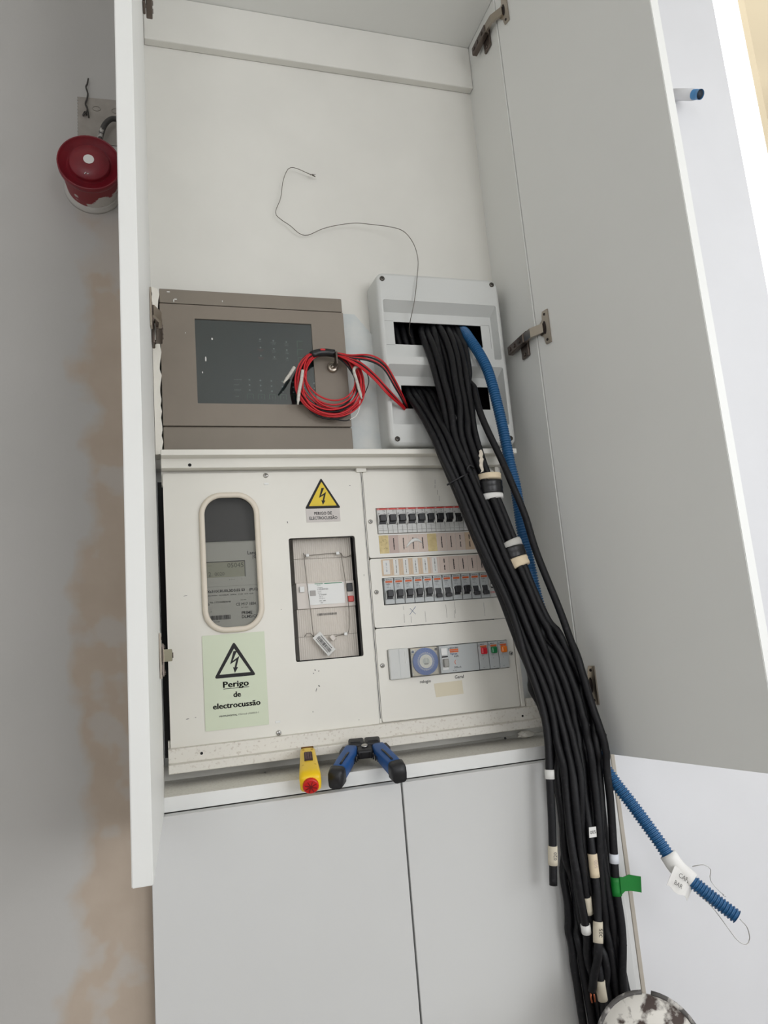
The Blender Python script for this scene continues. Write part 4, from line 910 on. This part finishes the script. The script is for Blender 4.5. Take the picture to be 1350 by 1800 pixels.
around(cabs[2], cable_paths[2], .9885, .9697, M_marker, 'marker_sleeve')
around(cabs[6], cable_paths[6], .8805, .8534, M_marker, 'marker_sleeve')
around(cabs[7], cable_paths[7], 1.213, 1.188, M_marker, 'marker_sleeve')
around(cabs[1], cable_paths[1], .955, .941, M_paper, 'white_tag')
around(r1o, R1s, 1.042, 1.028, mat('tag_bluewhite', (222, 226, 232), .6), 'white_tag')
around(r1o, R1s, 1.0135, .9890, M_green, 'green_tape', .0013)
pq = R1s[near(R1s, 1.001)]
MB(pq).prism([(pq.x+.002, .9885), (pq.x+.0090, .9925), (pq.x+.019, .9915), (pq.x+.0365, .9860), (pq.x+.0390, 1.0080), (pq.x+.019, 1.0140), (pq.x+.009, 1.0120), (pq.x+.003, 1.0135)], pq.y-rc-.0026, pq.y-rc-.0014).build('green_tape_flag', M_green, r1o)
# tape bands around the right-hand strand, cable tie, torn label
ctr_s = []; strand = cable_paths[9:14]
for k in range(60):
    z = 1.66-.0032*k; q = [path[near(path, z)] for path in strand]; c_ = sum(q, Vector((0, 0, 0)))/len(q); c_.z = z
    ctr_s.append((c_, max((Vector((p.x, p.y, 0))-Vector((c_.x, c_.y, 0))).length for p in q)))
def band(za, zb, r, m, label, cat='tape'):
    sel = [q for q in ctr_s if zb <= q[0].z <= za]; pts = [q[0] for q in sel]; n_ = len(pts)
    rad = [(min(.0205, max(x[1] for x in sel)+rc)+r)*(1+.015*math.sin(i*2.1)) for i in range(n_)]
    return tag(MB(pts[-1]).tube(pts, lambda i, n: rad[i], 20).build('tape_band', m), label, cat, 'tape bands on the cable strand')
band(1.6540, 1.6425, .0006, M_cream, 'upper cream paper tape band on the black cable strand')
band(1.6440, 1.6180, .0012, M_tape, 'upper black tape band over cream tape on the strand')
band(1.6185, 1.6085, .0004, M_paper, 'thin torn white tape band under the upper black tape')
band(1.5340, 1.5220, .0004, mat('grey_tape', (190, 188, 182), .6), 'grey tape band on the strand above the lower black tape')
band(1.5235, 1.5030, .0012, M_tape, 'lower black tape band on the cable strand')
band(1.5050, 1.4840, .0006, M_cream, 'wide cream tape band lowest on the cable strand')
tie_c = Vector((.5130, .017, 1.6480)); tp_ = []
for k in range(20):
    a = 2*PI*k/20; tp_.append(tie_c + Vector((.0205*math.cos(a), .0125*math.sin(a), .010*math.cos(a))))
tie = tag(MB(tie_c).tube(tp_, .0016, 6, closed=True).build('cable_tie', M_blkplastic), 'knotted black tie around the left strands of the bundle', 'cable tie')
MB(tie_c).tube([tie_c+Vector((.016, -.010, .008)), tie_c+Vector((.012, -.015, .014)), tie_c+Vector((.018, -.014, .020)), tie_c+Vector((.026, -.010, .016))], .0020, 6, step=.003).build('knot', M_blkplastic, tie)
tl = MB((.548, -.006, 1.66)); rnd = random.Random(4); vs = []; fs = []
for i in range(10):
    c = Vector((.5485+rnd.uniform(-.0008, .0008)-.0003*i, -.0010-.0004*i, 1.6920-.0045*i)); w = .0030+rnd.uniform(-.0012, .0018)
    for s in (-1, 0, 1): vs.append(c+Vector((s*w, -.0025*(1-abs(s))+rnd.uniform(-.0012, .0012)-.006, rnd.uniform(-.0012, .0012)+s*.001)))
for i in range(9):
    for s in (0, 1): a = i*3+s; fs.append((a, a+1, a+4, a+3))
k_ = len(vs); vs2 = vs+[p+Vector((0, .0008, 0)) for p in vs]; fs2 = fs+[tuple(reversed([q+k_ for q in f_])) for f_ in fs]
tag(tl.add(vs2, fs2).build('torn_label', mat('torn_paper', (222, 212, 196), .8), recalc=False), 'torn white label scrap stuck to the cables above the tape', 'label')

# ------------------------------------------------------------------ blue corrugated conduit
cs = catmull(CO, .0001); acc = [cs[0]]; d = 0; step = .00115
for i in range(1, len(cs)):
    d += (cs[i]-cs[i-1]).length
    if d >= step: acc.append(cs[i]); d -= step
prof = (.0100, .0100, .0080, .0080)
e = empty('blue_conduit', CO[-1], 'blue corrugated conduit curving out of the box to a cut end', 'conduit')
MB(CO[-1]).tube(acc, lambda i, n: prof[i % 4], 20, caps=False, smooth=False).build('corrugated_tube', M_condblue, e)
MB(CO[-1]).tube(acc, .0078, 14, caps=False).build('inner_bore', mat('bore_dark', (16, 30, 44), .6), e)

tpts = [Vector((0.7275, -.1140, 1.0440)), Vector((.7341, -.122, 1.0262)), Vector((.7470, -.134, 1.0090))]
MB(CO[-1]).tube(tpts, .0125, 14, step=.006).build('tape_label', mat('written_tape', (232, 230, 226), .6), e)
R = Matrix.Translation((.7290, -.1370, 1.0120)) @ Matrix.Rotation(math.radians(38), 4, 'Y')
fl = MB(CO[-1]); n = 8; vs = []
for i in range(n+1):
    x = -.021+.042*i/n
    for zz in (-.017, .012): vs.append(R @ Vector((x, .003*math.sin(i*.9), zz+.002*math.sin(i*1.3))))
    for zz in (-.017, .012): vs.append(R @ Vector((x, .003*math.sin(i*.9)+.0006, zz+.002*math.sin(i*1.3))))
fs = []
for i in range(n): a = 4*i; fs += [(a, a+4, a+5, a+1), (a+2, a+3, a+7, a+6), (a, a+2, a+6, a+4), (a+1, a+5, a+7, a+3)]
fs += [(0, 1, 3, 2), (4*n, 4*n+2, 4*n+3, 4*n+1)]
fl.add(vs, fs)
def rtext(s, x, z, h):
    v, f, a0, a1, b0, b1 = text_geo(s, 0); sc = h/.72; fl.add([R @ Vector((x+(p-a0)*sc, -.0036, z+q*sc)) for p, q in v], f, 1)
rtext('CAFE', -.012, .002, .0065); rtext('BAR', -.014, -.010, .0060)
fl.build('tape_flag', [mat('written_tape', (232, 230, 226), .6), M_inkgrey], e)
pw = tag(MB((.80, -.16, .945)).tube([(.7455, -.142, 1.031), (.7590, -.150, 1.0330), (.7680, -.152, 1.0260), (.7650, -.152, 1.012), (.7745, -.158, .996), (.7800, -.160, .990), (.7745, -.162, .993)], .0006, 6, step=.004)
    .tube([(.7450, -.140, .9985), (.7600, -.152, .978), (.7735, -.160, .953), (.7840, -.165, .9340), (.7950, -.168, .9270), (.8010, -.170, .9340), (.7980, -.172, .9500), (.7900, -.170, .9615)], .0006, 6, step=.004).build('pull_wire', M_steel), 'thin steel pull wire looping out of the conduit end', 'wire')
DW = [(0.3263, 0.131, 2.2812), (0.3142, 0.130, 2.2841), (0.2952, 0.128, 2.2898), (0.287, 0.128, 2.2914), (0.2762, 0.128, 2.2867), (0.2657, 0.130, 2.2623), (0.2593, 0.132, 2.227), (0.2478, 0.132, 2.1952), (0.2567, 0.132, 2.1822), (0.2745, 0.132, 2.17), (0.291, 0.132, 2.1556), (0.3073, 0.132, 2.1541), (0.3349, 0.129, 2.1674), (0.3637, 0.126, 2.176), (0.3995, 0.122, 2.1816), (0.43, 0.118, 2.1791), (0.4649, 0.112, 2.1738), (0.4903, 0.105, 2.162), (0.5041, 0.095, 2.1314), (0.5061, 0.085, 2.0927), (0.4992, 0.079, 2.0568), (0.489, 0.077, 2.0081), (0.4832, 0.082, 1.9829), (0.4821, 0.095, 1.9695), (0.4848, 0.112, 1.9548), (0.4934, 0.12, 1.9477)]
dw = tag(MB(DW[-1]).tube(DW, .0007, 6, step=.005).build('draw_wire', mat('dull_wire', (120, 114, 106), .45, .7)), 'thin bent draw wire rising from the box across the niche wall', 'wire')
MB(DW[0]).tube([(.3160, .131, 2.2850), (.3200, .129, 2.2800), (.3240, .132, 2.2845), (.3290, .130, 2.2780), (.3230, .130, 2.2800)], .0006, 5, step=.002).tube([(.3200, .13, 2.2815), (.3300, .131, 2.2840)], .0005, 5).build('twisted_end', mat('dull_wire', (120, 114, 106), .45, .7), dw)

# ------------------------------------------------------------------ tools and rubble on the shelf
def tilt(x, ang, yaw): return Matrix.Translation((x, 0.0, 1.2006)) @ Matrix.Rotation(yaw, 4, 'Z') @ Matrix.Rotation(ang, 4, 'X')
T = tilt(.2235, math.radians(17.5), math.radians(-9)); org = Vector((.2235, 0, 1.2006))
e = empty('cable_stripper', org, 'yellow cable stripping tool with a red knob on the shelf', 'tool')
m = MB(org); secs = [(-.047, .0125, .004, .024), (-.044, .0150, .001, .027), (-.030, .0155, .0, .0275), (.0, .0140, .0, .0245), (.035, .0125, .0, .0205), (.058, .0118, .0, .0180), (.062, .0105, .001, .0165)]
vs = []; n = 16
for yy, hw, a, b in secs:
    for k in range(n):
        t_ = 2*PI*k/n; cx_ = math.copysign(abs(math.cos(t_))**.5, math.cos(t_)); sz = math.copysign(abs(math.sin(t_))**.5, math.sin(t_))
        vs.append(T @ Vector((hw*cx_, yy, (a+b)/2+(b-a)/2*sz)))
fs = [(i*n+k, i*n+(k+1) % n, (i+1)*n+(k+1) % n, (i+1)*n+k) for i in range(len(secs)-1) for k in range(n)] + [tuple(range(n-1, -1, -1)), tuple((len(secs)-1)*n+k for k in range(n))]
m.add(vs, fs, 0, True).build('body', M_toolyel, e)
def Tl(mb, prof, c, ax, nn=20, mi=0): mb.lathe(prof, T @ Vector(c), (T.to_3x3() @ Vector(ax)), nn, mi, False); return mb
kb = Tl(MB(org), [(.0112, 0), (.0112, .005), (.0100, .0062)], (0, -.0455, .0125), (0, -1, -.12))
kb.build('red_knob', M_toolred, e)
kr = MB(org)
for a in range(4):
    Rr = T @ Matrix.Translation((0, -.0522, .0118)) @ Matrix.Rotation(a*PI/4+.3, 4, 'Y'); kr.box(-.0085, -.0004, -.0006, .0085, .0006, .0006, 0, 0, Rr)
kr.build('knob_cross', mat('dark_red', (120, 14, 14), .5), e)
MB(org).box(-.0062, .003, .0225, .0062, .030, .0255, 0, .0012, T).build('grip_pad', mat('grip_brown', (58, 38, 34), .6), e)
gp = MB(org)
for i in (-1, 0, 1):
    for j in range(6): gp.box(i*.0034-.0012, .006+j*.0040, .0252, i*.0034+.0012, .0085+j*.0040, .0262, 0, 0, T)
gp.build('grip_studs', mat('stud_mauve', (96, 70, 70), .5), e)
hk = MB(org).box(-.0095, .060, .004, .0095, .0705, .0062, 0, .0005, T).box(-.0095, .0690, .004, .0095, .0705, .0150, 0, .0005, T)
hk.build('hook_blade', mat('bronze_blade', (128, 96, 58), .4, .7), e)
rv = MB(org)
for x, yy in ((-.0085, -.012), (.0085, -.012), (-.0065, .050), (.0065, .050)): Tl(rv, [(.0018, 0), (.0018, .0008)], (x, yy, .0245 if yy < 0 else .0192), (0, 0, 1), 10)
rv.build('rivets', mat('rivet_yellow', (206, 162, 10), .4), e)
T = tilt(.3097, math.radians(18.0), math.radians(-13.5)); org = Vector((.3097, 0, 1.2006))
e = empty('crimping_pliers', org, 'open blue and black handled crimping pliers lying on the shelf', 'pliers')
def sweep(pts, name, mats, hw, z0f, z1f, mi=0, par=None):
    """flat handle swept along a curve lying in the tool plane"""
    m = MB(org); vs = []; n = 14; C = [Vector((a, b, 0)) for a, b in pts]; C = catmull(C, .008); N = len(C)
    for i in range(N):
        t_ = (C[min(i+1, N-1)]-C[max(i-1, 0)]).normalized(); w = Vector((-t_.y, t_.x, 0)); f = i/(N-1)
        h = hw(f); a, b = z0f(f), z1f(f)
        for k in range(n):
            q = 2*PI*k/n; cx_ = math.copysign(abs(math.cos(q))**.45, math.cos(q)); sz = math.copysign(abs(math.sin(q))**.45, math.sin(q))
            vs.append(T @ (C[i]+w*h*cx_+Vector((0, 0, (a+b)/2+(b-a)/2*sz))))
    fs = [(i*n+k, i*n+(k+1) % n, (i+1)*n+(k+1) % n, (i+1)*n+k) for i in range(N-1) for k in range(n)] + [tuple(range(n-1, -1, -1)), tuple((N-1)*n+k for k in range(n))]
    return m.add(vs, fs, mi, True).build(name, mats, par or e)
for s in (-1, 1):
    path = [(s*.021, .046), (s*.0265, .022), (s*.0350, -.008), (s*.0425, -.036)]
    h = sweep(path, 'handle', M_toolblue, lambda f: .0100+.0012*math.sin(PI*f), lambda f: .001, lambda f: .0185+.0085*f)
    sweep([(s*.0420, -.034), (s*.0448, -.043), (s*.0465, -.049)], 'end_cap', M_blkplastic, lambda f: .0122-.002*f, lambda f: .0, lambda f: .0280-.002*f, par=h)
    sweep([(s*.0325, .048), (s*.0335, .036), (s*.0345, .022)], 'thumb_rest', M_grey_dk, lambda f: .0052*math.sin(PI*(f*.8+.1))+.001, lambda f: .003, lambda f: .0165, par=h)
    sweep([(s*.0255, .012), (s*.0330, -.012), (s*.0375, -.028)], 'side_slot', M_blkplastic, lambda f: .0016, lambda f: .0270-.001*f-.004*(1-f), lambda f: .0275-.003*(1-f), par=h)
    jw = MB(org); jw.box(min(s*.0004, s*.0250), .050, .001, max(s*.0004, s*.0250), .0735, .0175, 0, .003, T).box(min(s*.006, s*.022), .056, .0172, max(s*.006, s*.022), .066, .0186, 0, .001, T)
    jw.build('jaw', M_blkplastic, e)
    rk = MB(org)
    for k in range(6): rk.box(s*(.006+.0030*k)-.001, .030-.0045*k, .004, s*(.006+.0030*k)+.001, .0345-.0045*k, .0125, 0, .0004, T)
    rk.build('ratchet_teeth', mat('dark_steel', (58, 58, 62), .35, .9), e)
MB(org).box(-.0125, .030, .001, .0125, .055, .0150, 0, .003, T).build('pivot_block', M_blkplastic, e)
pv = MB(org).lathe([(.0052, 0), (.0052, .0022), (.0035, .0030)], T @ Vector((0, .045, .0150)), T.to_3x3() @ Vector((0, 0, 1)), 16)
pv.build('pivot_bolt', M_steel, e)
def lump(name, c, sx, sy, sz, m, label, cat, seed):
    bm = bmesh.new(); bmesh.ops.create_icosphere(bm, subdivisions=2, radius=1); r = random.Random(seed)
    for q in bm.verts:
        k = 1+r.uniform(-.22, .18); q.co = Vector((c[0]+q.co.x*sx*k, c[1]+q.co.y*sy*k, max(c[2], c[2]+sz+q.co.z*sz*k)))
    bm.verts.index_update(); mb = MB(c).add([q.co.copy() for q in bm.verts], [tuple(a.index for a in f_.verts) for f_ in bm.faces]); bm.free()
    return tag(mb.build(name, m), label, cat)
lump('plaster_chunk', (.6215, .092, 1.2004), .0155, .008, .0065, M_plasterwhite, 'broken white plaster chunk on the shelf near the cables', 'plaster', 5)

lump('plaster_crumb', (.590, .108, 1.2004), .0024, .0022, .0022, M_grey_dk, 'tiny dark crumb on the shelf left of the plaster chunk', 'crumb', 9)
lump('plaster_crumb', (.1700, .09, 1.2004), .0018, .0018, .0012, M_inkgrey, 'tiny dark crumb on the shelf left of the yellow tool', 'crumb', 11)

# ------------------------------------------------------------------ siren and wall remains on the left wall
C = (-.0600, 0, 2.1190)
e = empty('alarm_siren', (C[0], 0, C[2]), 'round dark red alarm siren splashed with plaster on the left wall', 'siren')
MB(e.location).lathe([(.0365, .0004), (.0380, .012), (.0395, .030), (.0405, .050), (.0415, .056)], C, n=48).build('body', M_siren_side, e)
MB(e.location).lathe([(.0425, .0004), (.0418, .003), (.0400, .008), (.0383, .010)], C, n=48).build('plaster_collar', mat('collar_plaster', (190, 187, 181), .9, bump=.6, scale=90), e)
MB(e.location).lathe([(.0425, .054), (.0446, .058), (.0448, .066), (.0436, .0675), (.0425, .066), (.0400, .061), (.0330, .058), (.0325, .0575)], C, n=48).build('rim', M_siren, e)
MB(e.location).lathe([(.0325, .0565), (.0290, .0565), (.0287, .064), (.0275, .0675), (.0100, .0690)], C, n=40).build('centre_cap', M_siren, e)
MB(e.location).disc(C[0]-.0005, -.0694, C[2]+.003, .0075, 0, 24).build('white_dot', M_paper, e)
mk = MB(e.location).tube([(C[0]-.0065, -.0684, C[2]-.0215), (C[0]-.0045, -.0686, C[2]-.0185)], .0006, 5).tube([(C[0]-.0030, -.0684, C[2]-.0205), (C[0]-.0005, -.0684, C[2]-.0205)], .0006, 5); mk.build('scratch', M_paper, e)
pz = [(-.0824+(0.0012 if i % 2 else 0), 2.2795-.0028*i) for i in range(26)]
mp = tag(MB((-.05, 0, 2.21)).prism(pz+[(-.076, 2.1995), (.0002, 2.1995), (.0002, 2.2830)], -.0022, -.0002).build('mortar_patch', M_pad), 'grey mortar patch with a serrated edge above the siren', 'patch')
for x in (-.054, -.025): MB((x, -.002, 2.262)).tube([(x+.006*math.cos(2*PI*k/14), -.0026, 2.262+.0042*math.sin(2*PI*k/14)) for k in range(14)], .0007, 5, closed=True).build('pressed_ring', M_pad, mp)
tag(MB((-.066, -.004, 2.24)).tube([(-.0652, -.006, 2.3120), (-.0670, -.006, 2.3010), (-.0690, -.006, 2.2960), (-.0664, -.006, 2.2850), (-.0672, -.006, 2.2760), (-.0700, -.006, 2.2650), (-.0672, -.006, 2.2560), (-.0655, -.005, 2.2420)], .0013, 6, step=.002)
    .tube([(-.0700, -.006, 2.2650), (-.0672, -.006, 2.2575), (-.0688, -.006, 2.2500), (-.0720, -.006, 2.2460), (-.0742, -.005, 2.2440), (-.0710, -.005, 2.2520), (-.0685, -.005, 2.2460)], .0011, 6, step=.002).build('wire_stub', mat('weathered_wire', (62, 58, 54), .6, var=.5, scale=120)), 'twisted dark wire stub sticking out of the mortar patch', 'wire')
tag(MB((-.05, -.03, 2.17)).tube([(-.0500, -.020, 2.150), (-.0490, -.020, 2.175), (-.0470, -.020, 2.200), (-.0400, -.020, 2.222), (-.0290, -.019, 2.234), (-.0170, -.014, 2.235), (-.008, -.006, 2.226), (-.006, -.001, 2.215)], .0042, 10, step=.005).build('siren_cable', mat('painted_cable', (58, 56, 54), .5, rgb2=(186, 182, 176), scale=50, thresh=(.58, .64))), 'dark paint-spotted cable arching up from the siren', 'cable')

# ------------------------------------------------------------------ conduit stub on the right wall
A = Vector((1.080, -.004, 2.452)); B = Vector((1.1020, -.048, 2.4320))
A = Vector((1.085, -.001, 2.468)); B = Vector((1.0980, -.058, 2.4235))
e = empty('conduit_stub', A, 'short blue conduit stub wrapped in white, poking out of the right wall', 'conduit')
MB(A).tube([A, A.lerp(B, .75)], .0118, 16, caps=True).build('plaster_sleeve', M_paint, e)
MB(A).tube([A.lerp(B, .7), A.lerp(B, .86), A.lerp(B, .87), A.lerp(B, .93), A.lerp(B, .94), B], lambda i, n: (.0100, .0100, .0088, .0088, .0100, .0100)[i], 18, caps=False).build('blue_tube', mat('stub_blue', (70, 130, 180), .35), e)
MB(A).tube([A.lerp(B, .7), A.lerp(B, .985)], .0082, 16).build('bore', mat('bore_dark', (16, 30, 44), .6), e)

# ------------------------------------------------------------------ plaster-splashed round head in the foreground
cc = Vector((.6010, -.200, .8460)); ax = Vector((-.42, -.80, .42)).normalized()
e = empty('splashed_work_light', (cc.x+.03, -.14, 0), 'round plaster-splashed head with a split metal rim at the bottom edge', 'work light')
MB(e.location).lathe([(.040, -.075), (.058, -.060), (.064, -.02), (.0645, .0), (.0635, .004), (.030, .0065), (.004, .007)], cc, ax, 48).build('drum', M_splat, e)
up = Vector((0, 0, 1)); u = ax.cross(up).normalized(); w = ax.cross(u)
def arc(a0, a1, n=40): return [cc+ax*.002+(u*math.cos(a0+(a1-a0)*k/n)+w*math.sin(a0+(a1-a0)*k/n))*.0655 for k in range(n+1)]
MB(e.location).tube(arc(-PI/2-.16+.16, -PI/2-.16+2*PI-.02), .0034, 8).build('split_rim', M_rimmetal, e)
MB(e.location).tube([cc-ax*.06, Vector((cc.x+.03, -.14, .70)), Vector((cc.x+.03, -.14, .02))], .012, 10, step=.03).build('pole', M_grey_dk, e)
MB(e.location).lathe([(.11, 0), (.11, .012), (.02, .025)], (cc.x+.03, -.14, 0.0005), (0, 0, 1), 32).build('base', M_grey_dk, e)
